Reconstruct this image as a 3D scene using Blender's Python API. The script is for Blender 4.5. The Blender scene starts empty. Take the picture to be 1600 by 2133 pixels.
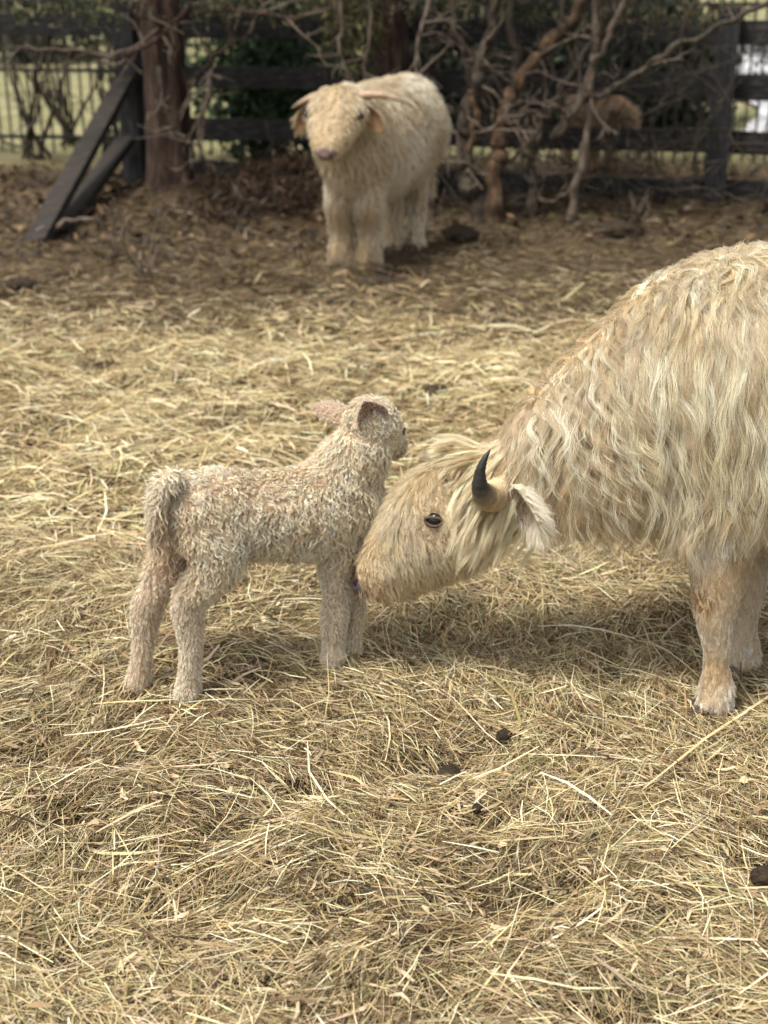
import bpy, bmesh, math, random
import numpy as np
from mathutils import Vector, Matrix
from mathutils.bvhtree import BVHTree
from mathutils.kdtree import KDTree

scene = bpy.context.scene
C = scene.collection
R = math.radians
# ------------------------------------------------------------------ camera
CAM_H, PITCH, FPX = 1.6, math.atan(1160 / 2844), 2844.0
cam_data = bpy.data.cameras.new('camera')
cam = bpy.data.objects.new('camera', cam_data)
C.objects.link(cam)
cam.location = (0, 0, CAM_H)
cam.rotation_euler = (math.pi / 2 - PITCH, 0, 0)
cam_data.sensor_fit = 'VERTICAL'
cam_data.sensor_height = 36.0
cam_data.sensor_width = 27.0
cam_data.lens = 36.0 * FPX / 2133.0
cam_data.clip_start, cam_data.clip_end = 0.05, 600
cam_data.dof.use_dof = True
cam_data.dof.focus_distance = 2.80
cam_data.dof.aperture_fstop = 3.3
scene.camera = cam
# ------------------------------------------------------------------ sky and sun (bright overcast)
SUN_EL, SUN_AZ = R(63), R(-128)          # azimuth measured from +Y towards +X
world = bpy.data.worlds.new('World')
scene.world = world
world.use_nodes = True
wn = world.node_tree
wn.nodes.clear()
sky = wn.nodes.new('ShaderNodeTexSky')
sky.sky_type = 'NISHITA'
sky.sun_disc = False
sky.sun_elevation = SUN_EL
sky.sun_rotation = SUN_AZ
sky.air_density, sky.dust_density, sky.ozone_density = 1.0, 4.0, 0.6
hsv = wn.nodes.new('ShaderNodeHueSaturation')
hsv.inputs['Saturation'].default_value = 0.18
bg = wn.nodes.new('ShaderNodeBackground')
bg.inputs['Strength'].default_value = 0.08
wo = wn.nodes.new('ShaderNodeOutputWorld')
wn.links.new(sky.outputs['Color'], hsv.inputs['Color'])
wn.links.new(hsv.outputs['Color'], bg.inputs['Color'])
wn.links.new(bg.outputs['Background'], wo.inputs['Surface'])
sun_data = bpy.data.lights.new('sun', 'SUN')
sun_data.energy = 1.5
sun_data.angle = R(14)
sun_data.color = (1.0, 0.955, 0.88)
sun = bpy.data.objects.new('sun', sun_data)
C.objects.link(sun)
sdir = Vector((math.sin(SUN_AZ) * math.cos(SUN_EL), math.cos(SUN_AZ) * math.cos(SUN_EL), math.sin(SUN_EL)))
sun.rotation_euler = sdir.to_track_quat('Z', 'Y').to_euler()
scene.view_settings.view_transform = 'Standard'
scene.view_settings.look = 'None'
scene.view_settings.gamma = 1.0
scene.view_settings.use_curve_mapping = False
scene.view_settings.exposure = 1.45
scene.render.engine = 'CYCLES'
cy = scene.cycles
cy.use_denoising = True
cy.max_bounces = 5
cy.diffuse_bounces = 2
cy.glossy_bounces = 2
cy.transmission_bounces = 4
cy.transparent_max_bounces = 6
cy.caustics_reflective = False
cy.caustics_refractive = False
scene.cycles_curves.shape = 'RIBBONS'
scene.cycles_curves.subdivisions = 2

# ------------------------------------------------------------------ pixel helpers (1600 x 2133 photograph)
SP, CP = math.sin(PITCH), math.cos(PITCH)
def ray(px, py):
    u, v = (px - 800.0) / FPX, (1066.5 - py) / FPX
    return np.array((u, CP + v * SP, -SP + v * CP))
def P(px, py, Y):
    d = ray(px, py)
    return np.array((0, 0, CAM_H)) + d * (Y / d[1])
def G(px, py, z=0.0):
    d = ray(px, py)
    return np.array((0, 0, CAM_H)) + d * ((z - CAM_H) / d[2])

# ------------------------------------------------------------------ noise
def _hash(i, j, k, seed):
    h = (i * 374761393 + j * 668265263 + k * 2147483647 + seed * 974634777) & 0xFFFFFFFF
    h = ((h ^ (h >> 13)) * 1274126177) & 0xFFFFFFFF
    h = ((h ^ (h >> 16)) * 2246822519) & 0xFFFFFFFF
    return ((h ^ (h >> 15)) & 0xFFFFFF) / float(0xFFFFFF)
def vnoise(p, scale, seed=0):
    """smooth value noise in -1..1; p is (N,3) or (N,2), scale = cell size in metres"""
    p = np.asarray(p, float)
    if p.shape[1] == 2:
        p = np.concatenate([p, np.zeros((len(p), 1))], 1)
    q = p / scale
    f = np.floor(q)
    t = q - f
    t = t * t * (3 - 2 * t)
    i = f.astype(np.int64)
    out = np.zeros(len(p))
    for dx in (0, 1):
        for dy in (0, 1):
            for dz in (0, 1):
                w = (t[:, 0] if dx else 1 - t[:, 0]) * (t[:, 1] if dy else 1 - t[:, 1]) * (t[:, 2] if dz else 1 - t[:, 2])
                out += w * _hash(i[:, 0] + dx, i[:, 1] + dy, i[:, 2] + dz, seed)
    return out * 2 - 1
def norm(a):
    return a / np.maximum(np.linalg.norm(a, axis=-1, keepdims=True), 1e-9)

# ------------------------------------------------------------------ object helpers
def tag(o, label=None, cat=None, group=None, kind=None):
    if label: o['label'] = label
    if cat: o['category'] = cat
    if group: o['group'] = group
    if kind: o['kind'] = kind
    return o
def thing(name, loc, label, cat, group=None):
    o = bpy.data.objects.new(name, None)
    o.empty_display_size = 0.1
    o.location = Vector([float(v) for v in loc])
    C.objects.link(o)
    return tag(o, label, cat, group)
def adopt(o, parent):
    if parent is not None:
        o.parent = parent
        w = Vector((0, 0, 0))
        q = parent
        while q is not None:
            w += q.location
            q = q.parent
        o.matrix_parent_inverse = Matrix.Identity(4)
        o.location = -w + o.location
    return o
def mesh_np(name, verts, faces, mat, parent=None, smooth=False, col=None):
    """verts (N,3) ; faces (M,k) ndarray or list of lists"""
    me = bpy.data.meshes.new(name)
    verts = np.ascontiguousarray(verts, dtype=np.float32)
    if isinstance(faces, np.ndarray):
        m, k = faces.shape
        me.vertices.add(len(verts))
        me.vertices.foreach_set('co', verts.ravel())
        me.loops.add(m * k)
        me.loops.foreach_set('vertex_index', faces.astype(np.int32).ravel())
        me.polygons.add(m)
        me.polygons.foreach_set('loop_start', np.arange(0, m * k, k, dtype=np.int32))
        me.polygons.foreach_set('use_smooth', np.full(m, smooth, dtype=bool))
        me.update(calc_edges=True)
    else:
        me.from_pydata([tuple(map(float, v)) for v in verts], [], [tuple(map(int, f)) for f in faces])
        for p in me.polygons:
            p.use_smooth = smooth
        me.update()
    if col is not None:
        a = me.color_attributes.new('col', 'FLOAT_COLOR', 'POINT')
        a.data.foreach_set('color', np.ascontiguousarray(np.concatenate([col, np.ones((len(col), 1))], 1), dtype=np.float32).ravel())
    me.materials.append(mat)
    o = bpy.data.objects.new(name, me)
    C.objects.link(o)
    adopt(o, parent)
    return o

# ------------------------------------------------------------------ materials
def base_mat(name, rough=0.7, spec=0.3):
    m = bpy.data.materials.new(name)
    m.use_nodes = True
    nt = m.node_tree
    b = nt.nodes['Principled BSDF']
    b.inputs['Roughness'].default_value = rough
    b.inputs['Specular IOR Level'].default_value = spec
    return m, nt, b
def noise_mat(name, c1, c2, scale, rough=0.8, bump=0.4, stretch=(1, 1, 1), detail=6, spec=0.2, c3=None):
    m, nt, b = base_mat(name, rough, spec)
    tc = nt.nodes.new('ShaderNodeTexCoord')
    mp = nt.nodes.new('ShaderNodeMapping')
    mp.inputs['Scale'].default_value = stretch
    nz = nt.nodes.new('ShaderNodeTexNoise')
    nz.inputs['Scale'].default_value = scale
    nz.inputs['Detail'].default_value = detail
    nz.inputs['Roughness'].default_value = 0.65
    rp = nt.nodes.new('ShaderNodeValToRGB')
    rp.color_ramp.elements[0].position, rp.color_ramp.elements[1].position = 0.3, 0.7
    rp.color_ramp.elements[0].color = (*c1, 1)
    rp.color_ramp.elements[1].color = (*c2, 1)
    if c3:
        e = rp.color_ramp.elements.new(0.5)
        e.color = (*c3, 1)
    bp = nt.nodes.new('ShaderNodeBump')
    bp.inputs['Strength'].default_value = bump
    bp.inputs['Distance'].default_value = 0.02
    L = nt.links.new
    L(tc.outputs['Object'], mp.inputs['Vector'])
    L(mp.outputs['Vector'], nz.inputs['Vector'])
    L(nz.outputs['Fac'], rp.inputs['Fac'])
    L(rp.outputs['Color'], b.inputs['Base Color'])
    L(nz.outputs['Fac'], bp.inputs['Height'])
    L(bp.outputs['Normal'], b.inputs['Normal'])
    return m
def col_mat(name, rough=0.65, spec=0.25, trans=0.0):
    """colour from the mesh's own colour attribute"""
    m, nt, b = base_mat(name, rough, spec)
    a = nt.nodes.new('ShaderNodeAttribute')
    a.attribute_name = 'col'
    nt.links.new(a.outputs['Color'], b.inputs['Base Color'])
    if trans:
        tr = nt.nodes.new('ShaderNodeBsdfTranslucent')
        mx = nt.nodes.new('ShaderNodeMixShader')
        mx.inputs['Fac'].default_value = trans
        nt.links.new(a.outputs['Color'], tr.inputs['Color'])
        nt.links.new(b.outputs['BSDF'], mx.inputs[1])
        nt.links.new(tr.outputs['BSDF'], mx.inputs[2])
        nt.links.new(mx.outputs['Shader'], nt.nodes['Material Output'].inputs['Surface'])
    return m
def hair_mat(name, rough=0.32, diffuse=0.40):
    m = bpy.data.materials.new(name)
    m.use_nodes = True
    nt = m.node_tree
    nt.nodes.clear()
    a = nt.nodes.new('ShaderNodeAttribute')
    a.attribute_name = 'hcol'
    h = nt.nodes.new('ShaderNodeBsdfHairPrincipled')
    h.model = 'CHIANG'
    h.parametrization = 'COLOR'
    h.inputs['Roughness'].default_value = rough
    h.inputs['Radial Roughness'].default_value = 0.5
    h.inputs['Random Roughness'].default_value = 0.2
    d = nt.nodes.new('ShaderNodeBsdfDiffuse')
    mx = nt.nodes.new('ShaderNodeMixShader')
    mx.inputs['Fac'].default_value = diffuse
    out = nt.nodes.new('ShaderNodeOutputMaterial')
    L = nt.links.new
    L(a.outputs['Color'], h.inputs['Color'])
    L(a.outputs['Color'], d.inputs['Color'])
    L(h.outputs['BSDF'], mx.inputs[1])
    L(d.outputs['BSDF'], mx.inputs[2])
    L(mx.outputs['Shader'], out.inputs['Surface'])
    return m

M = {}
M['straw'] = col_mat('straw', 0.55, 0.3, 0.12)
M['leaf'] = col_mat('leaf', 0.6, 0.3, 0.2)
M['horn'] = col_mat('horn', 0.5, 0.35)
M['hair'] = hair_mat('hair')
M['board'] = noise_mat('weathered_board', (0.012, 0.012, 0.012), (0.075, 0.068, 0.060), 9, 0.85, 0.5, (1, 1, 6), c3=(0.025, 0.024, 0.024))
M['post'] = noise_mat('weathered_post', (0.016, 0.016, 0.018), (0.07, 0.068, 0.066), 8, 0.85, 0.5, (1, 6, 6), c3=(0.035, 0.034, 0.035))
M['plank'] = noise_mat('grey_plank', (0.014, 0.012, 0.010), (0.055, 0.046, 0.038), 7, 0.85, 0.5, (5, 1, 5))
M['metal'] = noise_mat('black_metal', (0.012, 0.013, 0.013), (0.03, 0.03, 0.03), 30, 0.5, 0.1)
M['cedar_bark'] = noise_mat('cedar_bark', (0.012, 0.008, 0.006), (0.125, 0.082, 0.06), 7, 0.9, 1.0, (5, 5, 0.6), c3=(0.045, 0.028, 0.021))
M['bark'] = noise_mat('grey_bark', (0.028, 0.022, 0.017), (0.13, 0.108, 0.08), 11, 0.9, 0.8, (3, 3, 1), c3=(0.062, 0.05, 0.037))
M['peel_bark'] = noise_mat('peeling_bark', (0.04, 0.026, 0.017), (0.26, 0.165, 0.095), 9, 0.85, 0.8, (3, 3, 1), c3=(0.095, 0.06, 0.036))
M['twig'] = noise_mat('twig', (0.06, 0.045, 0.034), (0.19, 0.148, 0.11), 14, 0.85, 0.4)
M['clod'] = noise_mat('dark_clod', (0.014, 0.010, 0.007), (0.07, 0.05, 0.03), 40, 0.9, 1.0)
M['skin_mother'] = noise_mat('skin_mother', (0.42, 0.315, 0.20), (0.56, 0.445, 0.29), 20, 0.8, 0.3)
M['skin_calf'] = noise_mat('skin_calf', (0.34, 0.24, 0.16), (0.46, 0.34, 0.235), 30, 0.8, 0.3)
M['skin_heifer'] = noise_mat('skin_heifer', (0.30, 0.215, 0.12), (0.40, 0.30, 0.18), 15, 0.8, 0.3)
M['skin_brown'] = noise_mat('skin_brown', (0.15, 0.08, 0.04), (0.28, 0.17, 0.09), 12, 0.8, 0.3)
M['eye'] = noise_mat('eye', (0.006, 0.004, 0.003), (0.012, 0.008, 0.006), 20, 0.12, 0.0, spec=0.6)
M['lid'] = noise_mat('eyelid', (0.05, 0.033, 0.024), (0.11, 0.075, 0.055), 60, 0.5, 0.3)
M['nose'] = noise_mat('nose_pad', (0.16, 0.105, 0.095), (0.28, 0.19, 0.175), 80, 0.4, 0.4, spec=0.5)
M['dark_nose'] = noise_mat('grey_nose_pad', (0.05, 0.04, 0.04), (0.12, 0.09, 0.09), 80, 0.35, 0.4, spec=0.5)
M['nostril'] = noise_mat('nostril', (0.02, 0.01, 0.01), (0.04, 0.02, 0.02), 20, 0.5, 0)
M['hoof'] = noise_mat('hoof', (0.035, 0.025, 0.018), (0.10, 0.072, 0.048), 30, 0.5, 0.3, (1, 1, 4))
M['ear_in'] = noise_mat('ear_inside', (0.09, 0.037, 0.022), (0.22, 0.115, 0.075), 25, 0.7, 0.3)
M['gravel'] = noise_mat('pale_gravel', (0.20, 0.20, 0.20), (0.62, 0.62, 0.63), 1.2, 0.9, 0.3)

# ------------------------------------------------------------------ ground relief
FEET = []          # (x, y) of every hoof: the bedding stays level there
HOLES = []         # (x, y, r) bare dark hollows
for (a, b, r) in ((930, 1578, .055), (860, 1590, .05), (360, 1945, .04), (1330, 2095, .05), (1215, 2085, .035), (1270, 1330, .03), (560, 1310, .05),
                  (150, 1680, .06), (640, 1640, .04), (1180, 1850, .05), (1400, 1930, .04), (330, 1850, .045), (880, 1980, .05), (1450, 1640, .04), (60, 1560, .05), (1010, 1880, .06), (560, 2060, .04), (250, 1580, .035), (690, 1960, .05), (1560, 1800, .05), (480, 1700, .05), (1000, 1720, .04), (720, 1895, .045), (120, 1960, .05)):
    g_ = G(a, b)
    HOLES.append((g_[0], g_[1], r))
FOOT_PX = [(388, 1470), (288, 1445), (695, 1398), (740, 1392), (1490, 1490), (1550, 1400)]
for a, b in FOOT_PX:
    g_ = G(a, b)
    FEET.append((g_[0], g_[1]))
def ground_h(x, y):
    p = np.stack([x, y], 1)
    h = 0.042 * vnoise(p, 0.42, 1) + 0.026 * vnoise(p, 0.17, 2) + 0.012 * vnoise(p, 0.07, 3)
    h *= np.clip((y - 0.5) / 1.0, 0.3, 1)
    # litter piled up round the tree and along the fence
    h += 0.10 * np.exp(-(((x + 1.35) / 0.75) ** 2 + ((y - 9.35) / 0.55) ** 2))
    h += 0.16 * np.exp(-(((x + 0.55) / 0.55) ** 2 + ((y - 9.6) / 0.45) ** 2))
    h += 0.05 * np.exp(-(((x - 1.6) / 1.6) ** 2 + ((y - 9.4) / 0.4) ** 2))
    far = np.clip((y - 12) / 4, 0, 1)
    h = h * (1 - far) + far * (0.5 * vnoise(p, 9.0, 5) * np.clip((y - 14) / 40, 0, 1))
    for fx, fy in FEET:
        w = np.exp(-(((x - fx) ** 2 + (y - fy) ** 2) / 0.10 ** 2))
        h = h * (1 - w)
    for hx, hy, r in HOLES:
        h = h - 0.034 * np.exp(-(((x - hx) / 1.5) ** 2 + (y - hy) ** 2) / r ** 2)
    return h

def build_ground():
    def axis(lo, flo, fhi, hi, fine):
        a = list(np.arange(flo, fhi + 1e-6, fine))
        s, v, left = fine, flo, []
        while v > lo:
            s *= 1.3
            v -= s
            left.append(v)
        s, v = fine, fhi
        while v < hi:
            s *= 1.3
            v += s
            a.append(v)
        return np.array(left[::-1] + a)
    xs = axis(-220, -3.6, 3.6, 220, 0.035)
    ys = axis(-120, 1.2, 11.0, 320, 0.035)
    X, Y = np.meshgrid(xs, ys)
    x, y = X.ravel(), Y.ravel()
    z = ground_h(x, y) - 0.012
    nx, ny = len(xs), len(ys)
    i = (np.arange(ny - 1)[:, None] * nx + np.arange(nx - 1)[None, :]).ravel()
    f = np.stack([i, i + 1, i + 1 + nx, i + nx], 1)
    m, nt, b = base_mat('ground', 0.95, 0.1)
    L = nt.links.new
    geo = nt.nodes.new('ShaderNodeNewGeometry')
    def nz(scale, detail=6, rough=.6):
        n = nt.nodes.new('ShaderNodeTexNoise')
        n.inputs['Scale'].default_value = scale
        n.inputs['Detail'].default_value = detail
        n.inputs['Roughness'].default_value = rough
        L(geo.outputs['Position'], n.inputs['Vector'])
        return n
    def ramp(src, stops):
        r = nt.nodes.new('ShaderNodeValToRGB')
        e = r.color_ramp.elements
        while len(e) < len(stops):
            e.new(0.5)
        for k, (pos, c) in enumerate(stops):
            e[k].position = pos
            e[k].color = (*c, 1)
        L(src, r.inputs['Fac'])
        return r
    soil = ramp(nz(28, 8, .7).outputs['Fac'], [(.3, (.045, .032, .018)), (.5, (.10, .072, .040)), (.7, (.20, .15, .085))])
    field = ramp(nz(1.6, 8, .65).outputs['Fac'], [(.3, (.13, .14, .06)), (.5, (.24, .225, .115)), (.72, (.36, .31, .20))])
    sep = nt.nodes.new('ShaderNodeSeparateXYZ')
    L(geo.outputs['Position'], sep.inputs['Vector'])
    mr = nt.nodes.new('ShaderNodeMapRange')
    mr.inputs['From Min'].default_value, mr.inputs['From Max'].default_value = 11.4, 12.6
    L(sep.outputs['Y'], mr.inputs['Value'])
    mx = nt.nodes.new('ShaderNodeMix')
    mx.data_type = 'RGBA'
    L(mr.outputs['Result'], mx.inputs['Factor'])
    L(soil.outputs['Color'], mx.inputs['A'])
    L(field.outputs['Color'], mx.inputs['B'])
    L(mx.outputs['Result'], b.inputs['Base Color'])
    bp = nt.nodes.new('ShaderNodeBump')
    bp.inputs['Distance'].default_value = 0.02
    L(nz(60, 4).outputs['Fac'], bp.inputs['Height'])
    L(bp.outputs['Normal'], b.inputs['Normal'])
    o = mesh_np('ground', np.stack([x, y, z], 1), f, m, smooth=True)
    tag(o, kind='structure')
build_ground()
# pale gravel yard beyond the right end of the fences
def build_yard():
    xs = np.linspace(3.9, 13, 24)
    ys = np.linspace(13.6, 34, 30)
    X, Y = np.meshgrid(xs, ys)
    X = X + (.16 * (Y - 16) + 0.3 * np.sin(Y * .9)) * (X < 6)
    z = ground_h(X.ravel(), Y.ravel()) + 0.03
    i = (np.arange(29)[:, None] * 24 + np.arange(23)[None, :]).ravel()
    f = np.stack([i, i + 1, i + 25, i + 24], 1)
    tag(mesh_np('gravel_yard', np.stack([X.ravel(), Y.ravel(), z], 1), f, M['gravel'], smooth=True), kind='structure')
build_yard()

# ------------------------------------------------------------------ bedding: loose straw and hay
rng = np.random.default_rng(7)
def blades(n, xy, length, width, pitch, lift, colr, roll, ang, K=3, bend=0.25, thick_z=0.0):
    """n flat stalks; returns verts, faces, colours"""
    x, y = xy[:, 0], xy[:, 1]
    d = np.stack([np.cos(ang), np.sin(ang)], 1)
    s = np.stack([-np.sin(ang), np.cos(ang)], 1)
    bnd = rng.normal(0, bend, n)
    V = np.zeros((n, K, 2, 3))
    z0 = ground_h(x, y)
    for k in range(K):
        t = k / (K - 1) - 0.5
        cx = x + d[:, 0] * length * t + s[:, 0] * bnd * length * (t * t - .12)
        cyy = y + d[:, 1] * length * t + s[:, 1] * bnd * length * (t * t - .12)
        hz = 0.5 * z0 + 0.5 * ground_h(cx, cyy)
        cz = hz + lift + np.sin(pitch) * length * t + np.abs(bnd) * 0.25 * length * (0.15 - t * t)
        cz = np.maximum(cz, hz - 0.008)
        w = width * (0.5 if k in (0, K - 1) else 1.0) * 0.5
        wx, wy, wz = s[:, 0] * np.cos(roll), s[:, 1] * np.cos(roll), np.sin(roll)
        for j, sg in ((0, -1), (1, 1)):
            V[:, k, j, 0] = cx + sg * w * wx
            V[:, k, j, 1] = cyy + sg * w * wy
            V[:, k, j, 2] = cz + sg * w * wz
    base = (np.arange(n) * K * 2)[:, None]
    F = np.concatenate([base + np.array([[2 * k, 2 * k + 1, 2 * k + 3, 2 * k + 2]]) for k in range(K - 1)], 1).reshape(-1, 4)
    return V.reshape(-1, 3), F, np.repeat(colr, K * 2, axis=0)
PAL = np.array([(.58, .47, .255), (.44, .335, .17), (.28, .20, .095), (.15, .098, .048), (.29, .265, .135), (.40, .30, .20), (.78, .68, .44), (.06, .042, .025)])
def straw_zone(n, y0, y1, lw, wd, weights_fn, dens=None, over=0.25, side=0.32, long=False, top=0.0):
    out = np.zeros((0, 2))
    while len(out) < n:
        y = y0 + (y1 - y0) * rng.random(n)
        x = (rng.random(n) * 2 - 1) * (side * y + over)
        keep = rng.random(n) < (side * y + over) / (side * y1 + over)
        p = np.stack([x, y], 1)[keep]
        if dens is not None:
            p = p[rng.random(len(p)) < dens(p)]
        out = np.concatenate([out, p])
    p = out[:n]
    ang = math.pi * vnoise(p, 0.35, 11) * (.6 if y1 < 4 else .3) + rng.normal(0, 0.75 if y1 < 4 else 1.1, n)
    L = rng.lognormal(math.log(lw), 0.42, n)
    W = wd * rng.lognormal(0, 0.35, n)
    pitch = rng.normal(0, 0.13, n)
    up = rng.random(n) < 0.06
    pitch[up] = rng.normal(0, 0.55, up.sum())
    lift = rng.random(n) ** 1.3 * 0.026 + up * 0.012 + top
    w = weights_fn(p, lift)
    w = w / w.sum(1, keepdims=True)
    idx = (w.cumsum(1) > rng.random(n)[:, None]).argmax(1)
    col = PAL[idx] * rng.lognormal(0, 0.16, (n, 1))
    if y1 > 6:      # canopy shade towards the fence, put into the straw colour
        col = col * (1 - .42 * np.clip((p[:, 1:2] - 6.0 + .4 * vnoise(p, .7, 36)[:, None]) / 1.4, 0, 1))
    col = np.clip(col * (1 + rng.normal(0, .04, (n, 3))), 0.01, 0.85)
    roll = rng.uniform(-1.2, 1.2, n)
    return blades(n, p, L, W, pitch, lift, col, roll, ang, K=4 if long else 3)
def hole_dens(p):
    d = np.ones(len(p))
    for hx, hy, r in HOLES:
        d *= 1 - 0.9 * np.exp(-(((p[:, 0] - hx) / 1.5) ** 2 + (p[:, 1] - hy) ** 2) / (r * .9) ** 2)
    d *= 0.65 + 0.35 * np.clip(0.5 + vnoise(p, .3, 21), 0, 1)
    return d
def w_near(p, lift):
    n1 = np.clip(0.5 + 0.7 * vnoise(p, 0.5, 31) + 0.4 * vnoise(p, .15, 32), 0, 1)      # dry, bleached patches
    y = p[:, 1]
    pale = np.clip((2.15 - y) / .5, 0, 1) + 0.8 * np.clip((y - 3.6) / .7, 0, 1)
    n1 = np.clip(n1 * .8 + .35 * pale - .14 * np.clip((y - 2.1) / .3, 0, 1) * np.clip((3.7 - y) / .5, 0, 1), 0, 1)
    top = lift / 0.03
    one = np.ones(len(p))
    return np.stack([.34 * n1 + .12 * top, .30 * one, .26 - .12 * n1, .26 * (1 - n1) + .10, .10 * one, .10 * one, .10 * n1 * top + .02, .16 * (1 - n1) * (1 - top * .6) + .05], 1)
def w_far(p, lift):
    y = p[:, 1]
    n1 = np.clip(0.5 + 0.8 * vnoise(p, 0.8, 33) + .3 * vnoise(p, .25, 34), 0, 1)
    br = np.clip((y - 5.9 + .5 * vnoise(p, .9, 35)) / 1.3, 0, 1)        # brown and trodden towards the fence
    n1 = n1 * (1 - br)
    return np.stack([.75 * n1 + .22 * (1 - br) + .03, .3 * (1 - br) + .06, .25 + .2 * br, .12 + .6 * br, .14 * (1 - br), .08 + .1 * br, .26 * n1, .04 + .5 * br], 1)
def far_dens(p):
    return np.clip(1.0 - 0.6 * np.clip((p[:, 1] - 6.3) / 1.6, 0, 1), .05, 1) * (0.55 + 0.45 * np.clip(.5 + vnoise(p, .5, 41), 0, 1))
def w_pale(p, lift):
    one = np.ones(len(p))
    return np.stack([.5 * one, .1 * one, .02 * one, .02 * one, .06 * one, .06 * one, .45 * one, .01 * one], 1)
def flakes(n, y0, y1):
    # broken leaf blades and chaff between the stalks
    y = rng.uniform(y0, y1, n)
    p = np.stack([(rng.random(n) * 2 - 1) * (.32 * y + .25), y], 1)
    col = np.array([(.46, .36, .22), (.36, .26, .15), (.24, .16, .085), (.55, .44, .28)])[rng.integers(0, 4, n)] * rng.lognormal(0, .2, (n, 1))
    return blades(n, p, rng.lognormal(math.log(.03), .4, n), rng.lognormal(math.log(.006), .35, n), rng.normal(0, .25, n), rng.random(n) * .026 + .004, np.clip(col, .02, .8), rng.uniform(-.8, .8, n), rng.uniform(0, 6.28, n), bend=.6)
parts = [flakes(5500, 1.5, 3.8), straw_zone(13000, 1.5, 3.8, .065, .0015, w_pale, hole_dens, top=.016),
         straw_zone(260, 1.5, 3.8, .19, .0032, w_pale, None, long=True, top=.02),
         straw_zone(4000, 3.6, 6.4, .10, .0042, w_pale, far_dens, top=.016),
         straw_zone(190000, 1.5, 3.7, .05, .0016, w_near, hole_dens),
         straw_zone(12000, 1.5, 3.7, .11, .0026, w_near, hole_dens, long=True),
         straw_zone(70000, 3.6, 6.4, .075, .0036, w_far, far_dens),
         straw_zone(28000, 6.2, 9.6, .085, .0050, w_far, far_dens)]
V, F, K_ = [], [], []
off = 0
for v, f, c in parts:
    V.append(v); F.append(f + off); K_.append(c); off += len(v)
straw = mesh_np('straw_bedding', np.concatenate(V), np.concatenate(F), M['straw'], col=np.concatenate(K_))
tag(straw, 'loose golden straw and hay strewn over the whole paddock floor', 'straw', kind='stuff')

# ------------------------------------------------------------------ lofted bodies
def catmull(a, sub):
    a = np.asarray(a, float)
    a = np.concatenate([[2 * a[0] - a[1]], a, [2 * a[-1] - a[-2]]])
    out = []
    for i in range(1, len(a) - 2):
        for s in range(sub):
            t = s / sub
            p0, p1, p2, p3 = a[i - 1:i + 3]
            out.append(.5 * ((2 * p1) + (-p0 + p2) * t + (2 * p0 - 5 * p1 + 4 * p2 - p3) * t * t + (-p0 + 3 * p1 - 3 * p2 + p3) * t ** 3))
    out.append(a[-2])
    return np.array(out)
def loft(stations, side, n=18, sub=5, cap=0.6):
    """stations: (centre, half width along side, half height)"""
    arr = np.array([list(c) + [a, b] for c, a, b in stations])
    d = catmull(arr, sub)
    c, a, b = d[:, :3], np.maximum(d[:, 3], .0015), np.maximum(d[:, 4], .0015)
    T = norm(np.gradient(c, axis=0))
    side = np.asarray(side, float)
    S = norm(side - (T @ side)[:, None] * T)
    U = norm(np.cross(S, T))
    th = np.linspace(0, 2 * math.pi, n, endpoint=False)
    rings = c[:, None] + a[:, None, None] * np.cos(th)[None, :, None] * S[:, None] + b[:, None, None] * np.sin(th)[None, :, None] * U[:, None]
    K = len(c)
    V = [rings.reshape(-1, 3)]
    F = []
    for k in range(K - 1):
        for j in range(n):
            F.append((k * n + j, k * n + (j + 1) % n, (k + 1) * n + (j + 1) % n, (k + 1) * n + j))
    extra = []
    for e, sg in ((0, -1), (K - 1, 1)):
        off = K * n + len(extra) * 1
        r1 = c[e] + T[e] * sg * cap * .75 * min(a[e], b[e]) + (rings[e] - c[e]) * .62
        tip = c[e] + T[e] * sg * cap * min(a[e], b[e])
        V.append(r1)
        V.append(tip[None])
        s0 = sum(len(v) for v in V) - n - 1
        for j in range(n):
            q = (e * n + j, e * n + (j + 1) % n, s0 + (j + 1) % n, s0 + j)
            t = (s0 + j, s0 + (j + 1) % n, s0 + n)
            F.append(q if sg > 0 else q[::-1])
            F.append(t if sg > 0 else t[::-1])
    return np.concatenate(V), F, c, T, (a + b) / 2
def tube(pts, radii, n=8, sub=4, side=(0.13, 1, 0.21)):
    v, f, *_ = loft([(p, r, r) for p, r in zip(pts, radii)], side, n, sub, cap=.4)
    return v, f
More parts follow.
